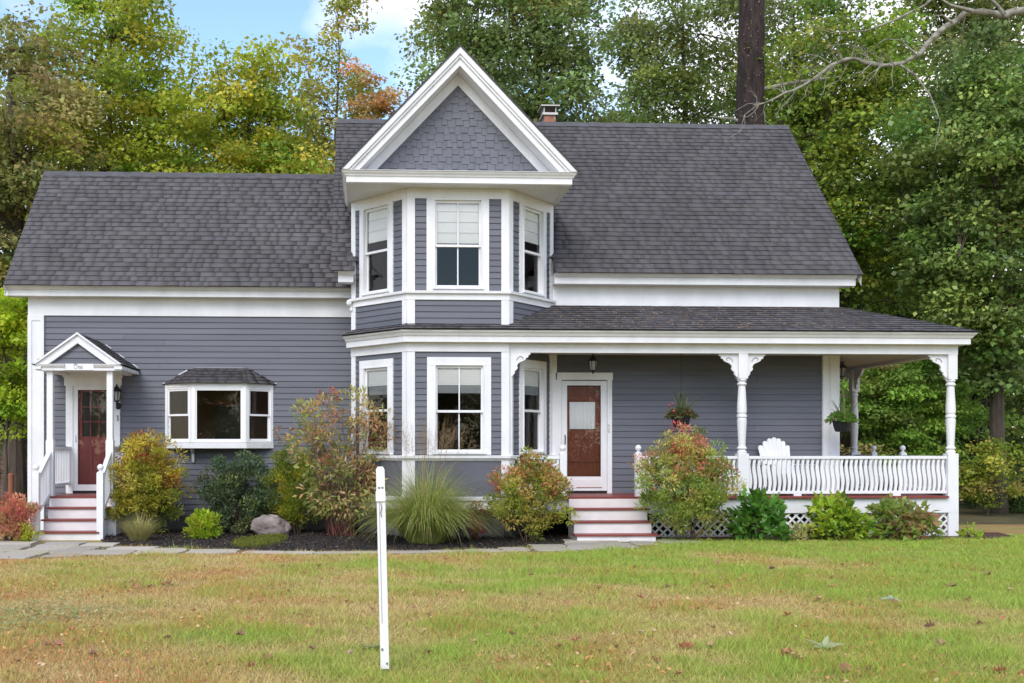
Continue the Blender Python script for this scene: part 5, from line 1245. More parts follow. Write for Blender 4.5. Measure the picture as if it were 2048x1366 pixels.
# moss mat in front of the boulder
mg = [ground_at(*q) for q in ((462, 1093), (480, 1098), (520, 1097), (560, 1088), (577, 1078), (560, 1073), (520, 1077), (480, 1083), (463, 1089))]
mpoly = [(p.x, p.y) for p in mg]; cxm, cym = np.mean(mpoly, 0)
me_ = empty('creeping_sedum', (cxm, cym, 0)); tag(me_, 'flat yellow green creeping mat in front of the boulder', 'plant')
mv = [(0, 0, .06)]+[((a-cxm)*.6, (b-cym)*.6, .05) for a, b in mpoly]+[(a-cxm, b-cym, .012) for a, b in mpoly]; k9 = len(mpoly)
mk('mat', mv, [(0, 1+i, 1+(i+1) % k9) for i in range(k9)]+[(1+i, 1+k9+i, 1+k9+(i+1) % k9, 1+(i+1) % k9) for i in range(k9)], mat('sedum_base', (.09, .10, .02), .9), me_, True)
n = 5200; mb_ = np.array(mpoly); X = rng.uniform(mb_[:, 0].min(), mb_[:, 0].max(), n); Yv = rng.uniform(mb_[:, 1].min(), mb_[:, 1].max(), n); k = in_poly(X, Yv, mpoly); X, Yv = X[k]-cxm, Yv[k]-cym; n = len(X)
leaf_mesh('foliage', np.stack([X, Yv, rng.uniform(.02, .07, n)], 1), rng.normal(0, .6, (n, 3))+np.array([0, 0, .7]), rng.normal(size=(n, 3)), rng.uniform(.02, .04, n), rng.uniform(.012, .02, n), pick_cols(n, [((.20, .22, .03), 3), ((.28, .27, .05), 1), ((.13, .16, .03), 1)]), LEAF, me_)

# ================================================================ trees
def tree(name, label, px, Y, top, crown_lo, rx, ry, n_cl, n_lf, leaf, pal, seed, tr=.16, clr=.75, bark=BARK, lean=0.0, flat=.42, cat='tree', group='trees around the house', shell=.5, limbs=9, x_shift=0.0, dead=0, zexp=1.0, m=LEAF, hexa=False, taperlo=.75, visible=None):
    r = np.random.default_rng(seed); rr = random.Random(seed); bx_ = XY(px, Y)
    e = empty(name, (bx_, Y, 0)); tag(e, label, cat, None)
    zc = (top+crown_lo)/2; rz = (top-crown_lo)/2; cs = []
    while len(cs) < n_cl:
        u = r.uniform(-1, 1, 3); d = np.linalg.norm(u)
        if d > 1 or d < shell*r.uniform(0, 1): continue
        k = 1-(1-taperlo)*max(0, -u[2])
        wob = .8+.45*mnoise.noise(Vector((u[0]*1.7+seed, u[1]*1.7, u[2]*1.7)))
        cs.append(np.array([u[0]*rx*k*wob+x_shift+lean*(zc/top), u[1]*ry*k*wob, zc+u[2]*rz*(.9+.2*wob-.1)]))
    cs = np.array(cs)
    # trunk and limbs
    tp = [Vector((lean*(i/9)**1.5+.12*math.sin(i*1.3+seed)*i/9, .1*math.cos(i*1.1+seed)*i/9, top*.93*i/9-.05)) for i in range(10)]
    mb = MB(); mb.tube(tp, [tr*(1.25 if i == 0 else (1-.93*i/9)+.04) for i in range(10)], 9)
    mb.build('trunk', bark, e)
    mb = MB(); nodes = [(tp[i].lerp(tp[i+1], .5)) for i in range(3, 9)]; nodes += tp[4:]
    order = sorted(range(n_cl), key=lambda i: -np.linalg.norm(cs[i][:2])); used = set()
    for j in range(limbs):
        i = order[int(j*n_cl/limbs*.9)]; t = Vector(cs[i]); used.add(i)
        h0 = max(crown_lo*.75, min(t.z-.45*math.hypot(t.x-lean, t.y)-.3, top*.85)); f = min(.999, max(0, h0/(top*.93)))*9; k0 = int(f); b = tp[k0].lerp(tp[min(9, k0+1)], f-k0)
        m1 = b.lerp(t, .35)+Vector((0, 0, -.03*t.z+rr.uniform(-.1, .3))); m2 = b.lerp(t, .7)+Vector((rr.uniform(-.3, .3), rr.uniform(-.3, .3), rr.uniform(0, .3)))
        r0 = max(.02, tr*(1-f/9.5)*.55); mb.tube([b, m1, m2, t], [r0, r0*.75, r0*.5, r0*.22], 6, cap=False)
        nodes += [b.lerp(m1, .5), m1, m1.lerp(m2, .5), m2, m2.lerp(t, .5), t]
    na = np.array([tuple(q) for q in nodes])
    for i in range(n_cl):
        if i in used: continue
        c = cs[i]; dd = np.linalg.norm((na-c)*np.array([1, 1, 1.0])+np.array([0, 0, .25]), axis=1); b = Vector(na[int(dd.argmin())]); t = Vector(c); L = (t-b).length
        if L < .2: continue
        r0 = min(.035, .010+.008*L)*(tr/.16)**.4; mid = b.lerp(t, .5)+Vector((rr.uniform(-.12, .12), rr.uniform(-.12, .12), .1*L)); mb.tube([b, mid, t], [r0, r0*.7, r0*.3], 4, cap=False)
    mb.build('limbs', bark, e)
    # crown
    n = n_cl*n_lf; ci = np.repeat(np.arange(n_cl), n_lf); sz = (r.uniform(.55, 1.35, n_cl)*clr)[ci][:, None]
    off = nrmz(r.normal(size=(n, 3)))*(r.uniform(0, 1, (n, 1))**.45); pos = cs[ci]+off*sz*np.array([1.1, 1.1, flat])
    pos[:, 2] -= (off[:, 0]**2+off[:, 1]**2)*sz[:, 0]*.22
    ax = off*np.array([1, 1, .2])+r.normal(0, .6, (n, 3))+np.array([0, 0, -.25]); nr = np.array([0, 0, 1.0])+r.normal(0, .45, (n, 3))+off*.3
    cc = pick_cols(n_cl, pal, jit=.17, r=r)*2.75; col = np.clip(cc[ci]*(1+r.normal(0, .13, (n, 1)))*(1+r.normal(0, .05, (n, 3))), .004, .9)
    L = r.uniform(.45, 1.5, n)*leaf; leaf_mesh('crown', pos, ax, nr, L, L*r.uniform(.65, .95, n), col, m, e, hexa=hexa)
    return e
OLIVE = [((.12, .115, .04), 3), ((.16, .13, .05), 2), ((.09, .10, .03), 2), ((.15, .16, .03), 1)]
YGREEN = [((.15, .17, .02), 3), ((.20, .20, .025), 2), ((.10, .14, .02), 2), ((.23, .20, .03), 1)]
YOLIVE = [((.17, .16, .035), 3), ((.13, .14, .03), 2), ((.21, .18, .05), 1)]
GREEN = [((.085, .11, .035), 3), ((.105, .13, .035), 2), ((.07, .095, .03), 1), ((.15, .15, .045), .6)]
GREYG = [((.085, .115, .04), 3), ((.11, .14, .045), 2), ((.07, .10, .03), 1), ((.16, .16, .05), .4)]
DEEP = [((.075, .11, .03), 3), ((.10, .14, .035), 2.5), ((.06, .09, .025), 1), ((.14, .17, .045), 1.2)]
ORANGE = [((.27, .14, .06), 3), ((.24, .15, .07), 2), ((.18, .15, .05), 1.5)]
LIME = [((.17, .22, .02), 3), ((.23, .26, .025), 2), ((.12, .18, .02), 1)]
#     name label px Y top lo rx ry ncl nlf leaf pal seed
tree('oak_tree', 'dark olive oak rising left of the wing roof', 30, 27.5, 13.2, 2.0, 2.2, 2.2, 210, 175, .118, OLIVE, 51, tr=.26, clr=.8)
tree('maple_tree', 'yellow green maple behind the left half of the wing roof', 225, 31, 16.0, 4.0, 3.1, 2.4, 310, 162, .118, YGREEN, 52, tr=.2, clr=.8)
tree('maple_tree', 'bright yellow green maple behind the right half of the wing roof', 495, 30, 13.3, 3.5, 2.8, 2.3, 280, 162, .115, YGREEN, 53, tr=.17, clr=.75, shell=.55)
tree('maple_tree', 'smaller yellow green maple filling the gap behind the wing ridge', 385, 34, 12.6, 3.5, 1.9, 1.8, 150, 155, .118, YGREEN, 67, tr=.13, clr=.75)
tree('maple_tree', 'pale olive maple beside the main roof rake', 625, 36, 13.4, 3.5, 1.5, 1.6, 110, 141, .118, YOLIVE, 68, tr=.12, clr=.7)
tree('birch_tree', 'slender pale leaved tree left of the gable peak', 672, 34, 17.0, 5.5, 2.0, 1.7, 120, 114, .11, YOLIVE, 54, tr=.12, clr=.6, limbs=12)
tree('sapling_tree', 'orange leaved autumn tree beside the gable', 745, 32, 13.4, 7.6, .95, .9, 44, 135, .10, ORANGE, 55, tr=.08, clr=.45)
tree('oak_tree', 'big spreading green oak behind the gable peak and chimney', 1075, 32, 17.5, 7.0, 4.3, 2.8, 330, 162, .122, GREYG, 56, tr=.3, clr=.85, limbs=16, x_shift=-.9)
tree('beech_tree', 'fine leaved green tree behind the chimney and pine', 1370, 36, 19.0, 5.0, 4.2, 2.8, 320, 168, .122, GREEN, 57, tr=.24, clr=.9)
tree('beech_tree', 'green tree showing between the pine trunk and the bare limb', 1590, 37, 20.0, 8.0, 2.2, 2.0, 170, 150, .125, GREEN, 69, tr=.16, clr=.9)
tree('maple_tree', 'yellow green maple behind the right end of the main roof', 1690, 29, 14.8, 4.0, 3.2, 2.3, 300, 162, .118, [((.09, .125, .02), 3), ((.13, .155, .022), 2), ((.07, .11, .02), 2)], 58, tr=.2, clr=.8)
tree('maple_tree', 'deep green maple overhanging right of the porch', 1995, 25.5, 11.8, 2.8, 2.7, 2.2, 260, 175, .118, DEEP, 59, tr=.2, clr=.75, m=LEAFG)
tree('maple_tree', 'shaded dark maple behind the porch corner', 1830, 33, 11.0, 1.2, 3.2, 2.4, 190, 141, .135, DEEP, 60, tr=.2, clr=.9)
tree('maple_tree', 'shaded dark tree at the right edge of the woods', 2080, 32, 13.0, 1.2, 3.0, 2.4, 160, 135, .135, DEEP, 61, tr=.22, clr=.9)
tree('oak_tree', 'tall green oak at the upper right behind the bare limb', 1960, 34, 18.5, 7.0, 4.2, 2.6, 230, 155, .135, GREEN, 66, tr=.26, clr=1.0)
tree('oak_tree', 'shaded dark oak standing beyond the left corner of the house', -20, 32, 12.0, .8, 3.0, 2.3, 170, 141, .135, [((.07, .085, .03), 2), ((.09, .09, .03), 2)], 62, tr=.22, clr=.9)
tree('dogwood_tree', 'low layered green tree seen through the porch posts', 1815, 27, 4.2, .7, 2.3, 1.5, 95, 256, .09, [((.10, .16, .03), 3), ((.14, .21, .04), 3), ((.08, .13, .025), 1), ((.20, .16, .06), .25)], 63, tr=.07, clr=.62, flat=.28)
tree('sapling_tree', 'lime yellow sapling beside the left corner of the house', 14, 24.0, 5.3, 1.6, .95, .9, 60, 175, .09, LIME, 64, tr=.06, clr=.42)
tree('understory_bush', 'loose yellow green bush beyond the porch corner', 1975, 24.5, 2.0, .15, 1.05, .8, 42, 81, .075, [((.12, .16, .02), 3), ((.19, .20, .035), 2), ((.22, .17, .05), .6)], 65, tr=.03, clr=.35, cat='bush')
# the tall dark pine trunk
px_t = XY(1502, 28.5); pt_ = empty('pine_tree', (px_t, 28.5, 0)); tag(pt_, 'massive dark pine trunk rising behind the main roof', 'tree')
rz_ = random.Random(6); zz_ = [-.05+i*.22 for i in range(112)]
mbp = MB().tube([(.03*math.sin(z*.5), 0, z) for z in zz_], [.50-.0125*z for z in zz_], 26)
mbp.v = [(x+(x-.03*math.sin(z*.5))*.10*mnoise.noise(Vector((math.atan2(y, x)*2.6, z*1.6, 3))), y*(1+.10*mnoise.noise(Vector((math.atan2(y, x)*2.6, z*1.6, 3)))), z) for x, y, z in mbp.v]
mbp.build('trunk', BARKDARK, pt_, True)
rr_ = np.random.default_rng(91); n = 260; a_ = rr_.uniform(3.2, 6.2, n); z_ = rr_.uniform(7, 14, n); ra = .52-.0125*z_
leaf_mesh('bark_flakes', np.stack([np.cos(a_)*ra, np.sin(a_)*ra, z_], 1), rr_.normal(size=(n, 3)), np.stack([np.cos(a_), np.sin(a_), 0*a_], 1), rr_.uniform(.02, .05, n), rr_.uniform(.02, .04, n), pick_cols(n, [((.22, .18, .16), 1)], r=rr_), DRYLEAF, pt_)['kind'] = 'stuff'
for (z, a, L) in ((8.6, .2, 2.2), (9.6, 2.8, 1.6), (9.3, -.15, 1.7), (11.2, -.3, 2.4), (10.3, 3.4, 1.2), (17, .4, 3), (19, 2, 3), (21, 4, 2.6)):
    d = Vector((math.cos(a), -abs(math.sin(a))*.6, .12)); p0 = Vector((0, 0, z)); MB().tube([p0, p0+d*L*.5+Vector((0, 0, .05)), p0+d*L], [.06, .04, .012], 6).build('dead_branch', BARKPALE, pt_)
r = np.random.default_rng(90); n = 9000; a = r.uniform(0, 6.28, n); q = r.uniform(0, 3.2, n); zz = r.uniform(17, 25, n)
leaf_mesh('crown', np.stack([np.cos(a)*q, np.sin(a)*q, zz], 1), r.normal(size=(n, 3)), r.normal(size=(n, 3)), r.uniform(.15, .3, n), r.uniform(.02, .05, n), pick_cols(n, [((.03, .06, .025), 1)], r=r), LEAF, pt_)
# bare lichen covered limb reaching in from a tree standing right of the frame
btx, bty = 14.6, 22.5
bt = empty('bare_tree', (btx, bty, 0)); tag(bt, 'leafless limb with pale lichen reaching across from the right', 'tree')
loc = lambda px, py, Y: P(px, py, Y)-Vector((btx, bty, 0))
MB().tube([(0, 0, -.05), (.05, 0, 4), (-.1, 0, 8), (.1, .1, 12)], [.34, .27, .2, .08], 12).build('trunk', BARK, bt, True)
mb = MB(); limb = [(2160, 15), (2048, 22), (1995, 30), (1945, 22), (1905, 45), (1860, 80), (1835, 110), (1790, 130), (1745, 128), (1705, 115), (1665, 130), (1635, 152), (1600, 175), (1560, 190), (1530, 205), (1500, 212)]
lp = [Vector((0, 0, 9.6))]+[loc(x, y, 22.4-.05*i) for i, (x, y) in enumerate(limb)]
rad_ = [.12, .10, .095, .085, .075, .075, .062, .066, .055, .058, .046, .044, .036, .03, .022, .014, .008]
lq, rq = [], []; rk = random.Random(3)
for i in range(len(lp)-1):
    for t in (0, .33, .66):
        p0, p1, p2, p3 = lp[max(0, i-1)], lp[i], lp[i+1], lp[min(len(lp)-1, i+2)]
        lq.append(.5*((2*p1)+(p2-p0)*t+(2*p0-5*p1+4*p2-p3)*t*t+(3*p1-p0-3*p2+p3)*t**3)+Vector((rk.uniform(-.02, .02), 0, rk.uniform(-.025, .025)))); rq.append((rad_[i]*(1-t)+rad_[i+1]*t)*rk.uniform(.82, 1.25)*.78)
mb.tube(lq, rq, 8)
rb = random.Random(4)
def twig(x0, y0, pts, r0, Y=22.0): mb.tube([loc(x0, y0, Y)]+[loc(a, b, Y-.1*i) for i, (a, b) in enumerate(pts)], [r0*(1-.85*i/len(pts)) for i in range(len(pts)+1)], 5, cap=False)
twig(1945, 22, [(1900, 10), (1870, -10)], .05); twig(2010, 30, [(1990, 5), (1960, -15)], .05); twig(1905, 45, [(1885, 30), (1850, 35)], .03)
twig(1800, 130, [(1830, 150), (1860, 190), (1880, 240), (1870, 300)], .03); twig(1665, 130, [(1650, 160), (1670, 150)], .02)
twig(1830, 20, [(1790, 40), (1730, 62), (1660, 65), (1600, 45)], .03); twig(1870, -8, [(1850, 10), (1830, 20)], .04)
twig(1745, 128, [(1720, 95), (1690, 88), (1650, 92)], .02); twig(1835, 110, [(1800, 80), (1770, 78), (1740, 100)], .02); twig(1700, 116, [(1680, 160), (1650, 175), (1640, 200)], .02)
for k in range(38):
    x = rb.uniform(1496, 1800); t = (x-1500)/240; y = np.interp(x, [q[0] for q in limb[::-1]], [q[1] for q in limb[::-1]]); l = rb.uniform(35, 105)*(1 if x < 1680 else .7)
    a = (-2.0+rb.uniform(-.7, .9)) if rb.random() < .62 else (2.3+rb.uniform(-.6, .6)); b2 = a+rb.uniform(-.7, .7); b3 = b2+rb.uniform(-.9, .9)
    p1 = (x+math.cos(a)*l*.35, y+math.sin(a)*l*.35); p2 = (p1[0]+math.cos(b2)*l*.35, p1[1]+math.sin(b2)*l*.35); p3 = (p2[0]+math.cos(b3)*l*.35, p2[1]+math.sin(b3)*l*.3)
    twig(x, y, [p1, p2, p3], .013, 22.0-.03*(1800-x)/40)
    if rb.random() < .7: twig(p1[0], p1[1], [(p1[0]+math.cos(a-.9)*l*.2, p1[1]+math.sin(a-.9)*l*.2), (p1[0]+math.cos(a-.6)*l*.42, p1[1]+math.sin(a-.6)*l*.42)], .008, 22.0-.03*(1800-x)/40-.1)
mb.build('limb', BARKPALE, bt, True)

# ---------------------------------------------------------------- the woods further back, read as one mass
def woods(name, label, spots, nper, leaf, pal, seed):
    r = np.random.default_rng(seed); P_, A_, C_ = [], [], []
    mb = MB()
    for (x, y, rx, ry, z0, z1, dens) in spots:
        ncl = int(46*dens); c = np.stack([r.normal(0, .5, ncl)*rx+x, r.normal(0, .5, ncl)*ry+y, r.uniform(z0, z1, ncl)], 1); k = int(nper)
        ci = np.repeat(np.arange(ncl), k); off = nrmz(r.normal(size=(ncl*k, 3)))*(r.uniform(0, 1, (ncl*k, 1))**.45)
        P_.append(c[ci]+off*np.array([1.2, 1.2, .65])); C_.append(np.clip(pick_cols(ncl, pal, .15, r)[ci]*2.2*(1+r.normal(0, .2, (ncl*k, 1))), .004, 1))
        mb.tube([(x, y, -.1), (x+r.normal(0, .2), y, z1*.5), (x+r.normal(0, .4), y, z1*.95)], [.2, .15, .04], 7)
    P_ = np.concatenate(P_); C_ = np.concatenate(C_); P_[:, 2] = np.maximum(P_[:, 2], .05); n = len(P_); L = r.uniform(.7, 1.3, n)*leaf
    e = tag(leaf_mesh(name, P_, r.normal(size=(n, 3)), np.array([0, 0, .8])+r.normal(0, .6, (n, 3)), L, L*.8, C_, LEAF), label, 'woods', kind='stuff')
    tag(mb.build('trunks', BARKDARK, e), kind='stuff')
rw_ = random.Random(8); sp_ = []
for k in range(16): sp_.append((-16+k*.9+rw_.uniform(-.8, .8), rw_.uniform(38, 50), 2.2, 1.6, .3, rw_.uniform(6.5, 9.5), .62))
for k in range(24): sp_.append((8+k*1.0+rw_.uniform(-.8, .8), rw_.uniform(36, 52), 2.2, 1.6, .2, rw_.uniform(5, 9.5), .7))
for k in range(20): sp_.append((11+k*.75+rw_.uniform(-.5, .5), rw_.uniform(35, 42), 1.8, 1.5, .1, rw_.uniform(4, 7), .6))
for k in range(10): sp_.append((-2+k*1.5, rw_.uniform(48, 56), 2.2, 1.6, 4, rw_.uniform(14, 18), .45))
woods('woods', 'mass of shaded woodland behind the house', sp_, 62, .24, DEEP+[((.09, .11, .03), 1.5)], 70)
# trees across the street behind the viewer, seen only as reflections in the panes
sp_ = []
for k in range(24): sp_.append((-50+k*4.2+rw_.uniform(-1, 1), rw_.uniform(-38, -28), 2.6, 2.2, .5, rw_.uniform(7, 11), 1.3))
woods('woods', 'tree line across the street mirrored in the window panes', sp_, 40, .42, GREEN, 71)

# ================================================================ lawn grass
def fbm(x, y, s, seed):
    return np.array([mnoise.fractal(Vector((a*s+seed, b*s-seed, 0)), 1.0, 2.0, 4) for a, b in zip(x, y)])
# coarse noise grid, sampled bilinearly
GX, GY = np.linspace(-14, 22, 181), np.linspace(4, 24, 121)
def grid(s, seed): 
    return np.array([[mnoise.fractal(Vector((x*s+seed, y*s*1.25-seed, seed*.37)), 1.0, 2.0, 5) for x in GX] for y in GY])
def samp(Gd, x, y):
    fx = np.clip((x-GX[0])/(GX[1]-GX[0]), 0, len(GX)-1.001); fy = np.clip((y-GY[0])/(GY[1]-GY[0]), 0, len(GY)-1.001); ix, iy = fx.astype(int), fy.astype(int); tx, ty = fx-ix, fy-iy
    return (Gd[iy, ix]*(1-tx)+Gd[iy, ix+1]*tx)*(1-ty)+(Gd[iy+1, ix]*(1-tx)+Gd[iy+1, ix+1]*tx)*ty
G1, G2, G3 = grid(.42, 3.1), grid(1.7, 8.3), grid(.9, 15.2)
n = 720000
Yv = 5.6+(19.2-5.6)*rng.uniform(0, 1, n)**1.35; lo = (-420-VPX)/F*Yv*1.02-1.6; hi = (2330-VPX)/F*Yv*1.08+1.2
X = lo+(hi-lo)*rng.uniform(0, 1, n)
# extra lawn beyond the right corner and the left
bad = in_poly(X, Yv, bedpts) | in_poly(X, Yv, bedr) | in_poly(X, Yv, pathpts) & (rng.uniform(0, 1, n) > .10)
hx0, hx1 = WLG.p0.x, PBX
bad |= (Yv > STEP_FRONT) & (X > sx0-.05) & (X < sx1+.05)
bad |= (Yv > 17.6) & (X > hx0-.1) & (X < sx0)
bad |= (X > 22) | (X < -14)
bad |= (Yv > 18.7) & (X > sx1) & (X < hx1)
X, Yv = X[~bad], Yv[~bad]; n = len(X)
g1, g2, g3 = samp(G1, X, Yv), samp(G2, X, Yv), samp(G3, X, Yv)
# greener towards the porch on the right, straw coloured on the left
tc0 = np.stack([rng.uniform(-7, 12, 700), 5.6+12*rng.uniform(0, 1, 700)**1.2], 1)
tuft = np.zeros(n); GT = np.zeros((len(GY)*3, len(GX)*3)); 
gx_, gy_ = np.linspace(GX[0], GX[-1], GT.shape[1]), np.linspace(GY[0], GY[-1], GT.shape[0]); MX_, MY_ = np.meshgrid(gx_, gy_)
for (a_, b_) in tc0:
    i0, i1 = np.searchsorted(gx_, (a_-.6, a_+.6)); j0, j1 = np.searchsorted(gy_, (b_-.6, b_+.6)); rr0 = rng.uniform(.08, .26)
    GT[j0:j1, i0:i1] = np.maximum(GT[j0:j1, i0:i1], np.exp(-(((MX_[j0:j1, i0:i1]-a_))**2+((MY_[j0:j1, i0:i1]-b_)*.8)**2)/(2*rr0*rr0)))
tuft = GT[np.clip(((Yv-gy_[0])/(gy_[1]-gy_[0])).astype(int), 0, GT.shape[0]-1), np.clip(((X-gx_[0])/(gx_[1]-gx_[0])).astype(int), 0, GT.shape[1]-1)]
green = np.clip(.40+.075*(X-1.0)+.035*(Yv-11)*np.clip((X-1)/4, -.3, 1)+.65*g1+.5*g2+.45*tuft+rng.normal(0, .16, n), 0, 1)
rust = np.clip(.30+1.1*g3+.5*g2-.035*(X-1)-.05*np.clip(Yv-15, 0, 4)+rng.normal(0, .18, n), 0, 1)
cg = np.array([.33, .46, .075]); cs_ = np.array([.70, .50, .23]); cr = np.array([.58, .25, .10])
col = cg*green[:, None]+cs_*(1-green[:, None]); rmask = (rng.uniform(0, 1, n) < rust*.9*(1-green*.5)); col[rmask] = col[rmask]*.35+cr*.65
bright = rng.uniform(0, 1, n) < .06*green; col[bright] = np.array([.40, .50, .08])
col = np.clip(col*(1+rng.normal(0, .2, (n, 1))), .01, .7)
hgt = rng.uniform(.018, .05, n)*(1+.7*np.clip(g2, -.5, 1))*(.8+.4*green); 
tall = rng.uniform(0, 1, n) < .015; hgt[tall] *= 1.8; hgt *= 1+.6*tuft
a = rng.uniform(0, 2*np.pi, n); w = rng.uniform(.0018, .0036, n)*(1+np.clip(Yv-10, 0, 9)*.06); ln = rng.uniform(.25, 1.3, n)*hgt; a2 = rng.uniform(0, 2*np.pi, n)
b = np.stack([X, Yv, np.zeros(n)], 1); sd_ = np.stack([np.cos(a)*w, np.sin(a)*w, np.zeros(n)], 1); tip = b+np.stack([np.cos(a2)*ln, np.sin(a2)*ln, hgt], 1)
tag(arr_mesh('lawn_grass', np.stack([b-sd_, b+sd_, tip], 1).reshape(-1, 3), np.arange(3*n).reshape(-1, 3), GRASSM, cols=np.repeat(col, 3, 0)), 'short patchy lawn grass fading from green to straw', 'grass', kind='stuff')
# low thatch: flat dead bits and clover leaves
n = 60000; Yv = 5.8+12*rng.uniform(0, 1, n)**1.3; lo = (-200-VPX)/F*Yv*1.02-.3; hi = (2250-VPX)/F*Yv*1.08; X = lo+(hi-lo)*rng.uniform(0, 1, n); k = ~(in_poly(X, Yv, pathpts) | in_poly(X, Yv, bedpts) | in_poly(X, Yv, bedr) | ((Yv > STEP_FRONT) & (X > sx0-.1) & (X < sx1+.1)) | ((Yv > 17.6) & (X < sx0))); X, Yv = X[k], Yv[k]; n = len(X)
g1 = samp(G1, X, Yv); isg = rng.uniform(0, 1, n) < np.clip(.3+.8*g1+.05*X, .05, .9)
col = np.where(isg[:, None], pick_cols(n, [((.13, .20, .03), 2), ((.18, .25, .05), 1)]), pick_cols(n, [((.36, .26, .12), 2), ((.30, .14, .06), 1), ((.42, .33, .18), 1)]))
tag(leaf_mesh('lawn_thatch', np.stack([X, Yv, rng.uniform(.004, .02, n)], 1), rng.normal(size=(n, 3))*np.array([1, 1, .25]), np.array([0, 0, 1.0])+rng.normal(0, .35, (n, 3)), rng.uniform(.015, .045, n), rng.uniform(.004, .014, n), col, GRASSM), 'dead thatch and clover between the grass blades', 'grass', kind='stuff')

# ================================================================ fallen leaves, weeds
def oak_leaf(seed, col):
    r = random.Random(seed); L = .10; lob = []
    for i in range(9):
        t = i/8; w = (.018+.030*math.sin(math.pi*min(1, t*1.05))**.8)*(1.15 if i % 2 else .62); lob.append((t*L, w))
    ri = [(x, w) for x, w in lob]; v = []; cur = r.uniform(.15, .5)
    for x, w in ri:
        z = cur*((x/L-.5)**2)*.09+.004
        v += [(x-L/2, w, z+abs(w)*r.uniform(.2, .9)), (x-L/2, 0, z), (x-L/2, -w, z+abs(w)*r.uniform(.2, .9))]
    f = []
    for i in range(8): f += [(3*i, 3*i+3, 3*i+4, 3*i+1), (3*i+1, 3*i+4, 3*i+5, 3*i+2)]
    me = bpy.data.meshes.new('fallen_leaf'); me.from_pydata(v, [], f); at_ = me.color_attributes.new('Col', 'FLOAT_COLOR', 'POINT')
    for d in at_.data: d.color = (*col, 1)
    me.materials.append(DRYLEAF); return me
LV = [oak_leaf(i, c) for i, c in enumerate([(.34, .18, .11), (.42, .20, .10), (.50, .33, .19), (.26, .15, .10), (.44, .20, .12), (.54, .42, .28)])]
fl = [(325, 1175), (300, 1178), (340, 1172), (270, 1178), (260, 1172), (115, 1297), (95, 1297), (480, 1277), (185, 1315), (535, 1325), (555, 1328), (505, 1340), (625, 1305), (640, 1136), (890, 1123), (950, 1290), (852, 1268), (60, 1380), (1060, 1155), (1335, 1180), (1350, 1177), (1280, 1200), (1145, 1287), (1370, 1302), (1640, 1205), (1545, 1142), (1435, 1132), (1660, 1180), (1575, 1238), (1975, 1155), (2020, 1185), (1905, 1178), (1880, 1297), (1860, 1260), (1575, 1318), (1740, 1345), (1690, 1350), (1590, 1325), (2000, 1350), (1060, 1145), (1200, 1182), (1410, 1170), (1240, 1330), (1120, 1300), (1025, 1275), (1130, 1210), (705, 1270), (330, 1270), (145, 1265), (600, 1235), (690, 1208), (610, 1150), (660, 1142), (450, 1145), (830, 1160), (970, 1180), (1500, 1100), (1800, 1120), (1340, 1215), (1460, 1275)]
rl = random.Random(12)
for k in range(70):
    y = 1120+240*rl.random()**.8; fl.append((rl.uniform(0, 2048), y))
for i, q in enumerate(fl):
    p = ground_at(*q); o = bpy.data.objects.new('fallen_leaf', LV[rl.randrange(6) if i > 40 else rl.choice((0, 1, 3, 4, 0, 2))]); link(o); s = rl.uniform(.55, 1.1)*(.95 if i < 40 else .6)
    o.location = (p.x, p.y, .022); o.rotation_euler = (rl.uniform(-.5, .5), rl.uniform(-.5, .5), rl.uniform(0, 6.28)); o.scale = (s, s, s*1.6)
    tag(o, 'dry brown oak leaf lying on the lawn', 'leaf', 'dry leaves scattered on the lawn')
def rosette(px, py, label, n, L, wd, col, seed, name='mullein_rosette', lift=.45):
    r = np.random.default_rng(seed); p = ground_at(px, py); e = empty(name, (p.x, p.y, 0)); tag(e, label, 'weed')
    a = np.linspace(0, 2*np.pi, n, endpoint=False)+r.normal(0, .25, n); ax = np.stack([np.cos(a), np.sin(a), r.uniform(lift*.3, lift*1.3, n)], 1)
    leaf_mesh('leaves', np.tile(np.array([[0, 0, .015]]), (n, 1)), ax, np.stack([-np.cos(a)*.4, -np.sin(a)*.4, np.ones(n)], 1), r.uniform(.7, 1.2, n)*L, r.uniform(.8, 1.2, n)*wd, pick_cols(n, [(col, 1)], jit=.1, r=r), LEAF, e, hexa=True, curl=.12)
rosette(1648, 1300, 'pale green jagged weed rosette on the lawn', 11, .145, .05, (.55, .60, .36), 81, lift=.55)
rosette(1782, 1202, 'flat silvery weed rosette further back on the lawn', 7, .14, .055, (.56, .62, .44), 82, lift=.3)
rosette(745, 1300, 'low blue green weed beside the sign post', 16, .11, .035, (.40, .42, .18), 83, name='lawn_weed')
n = 900; cx0 = ground_at(60, 1235); X = rng.normal(cx0.x, .45, n); Yv = rng.normal(cx0.y, .5, n); a = rng.uniform(0, 6.28, n)
cp = empty('clover_patch', (cx0.x, cx0.y, 0)); tag(cp, 'blue green clover patch in the straw coloured lawn', 'weed')
leaf_mesh('leaves', np.stack([X-cx0.x, Yv-cx0.y, rng.uniform(.01, .05, n)], 1), np.stack([np.cos(a), np.sin(a), rng.normal(.2, .3, n)], 1), np.array([0, 0, 1.0])+rng.normal(0, .3, (n, 3)), rng.uniform(.03, .07, n), rng.uniform(.018, .03, n), pick_cols(n, [((.46, .46, .22), 2), ((.34, .38, .14), 1)]), LEAF, cp, hexa=True)

pp_ = empty('pipe_post', (XY(22, 21.5), 21.5, 0)); tag(pp_, 'rusty red pipe post left of the house', 'post')
MB().tube([(0, 0, -.05), (0, 0, 1.05)], .055, 12).build('pipe', RUST, pp_); MB().lathe((0, 0, 1.05), [(.06, -.01), (.06, .02), (.03, .045)], 12).build('cap', RUST, pp_)

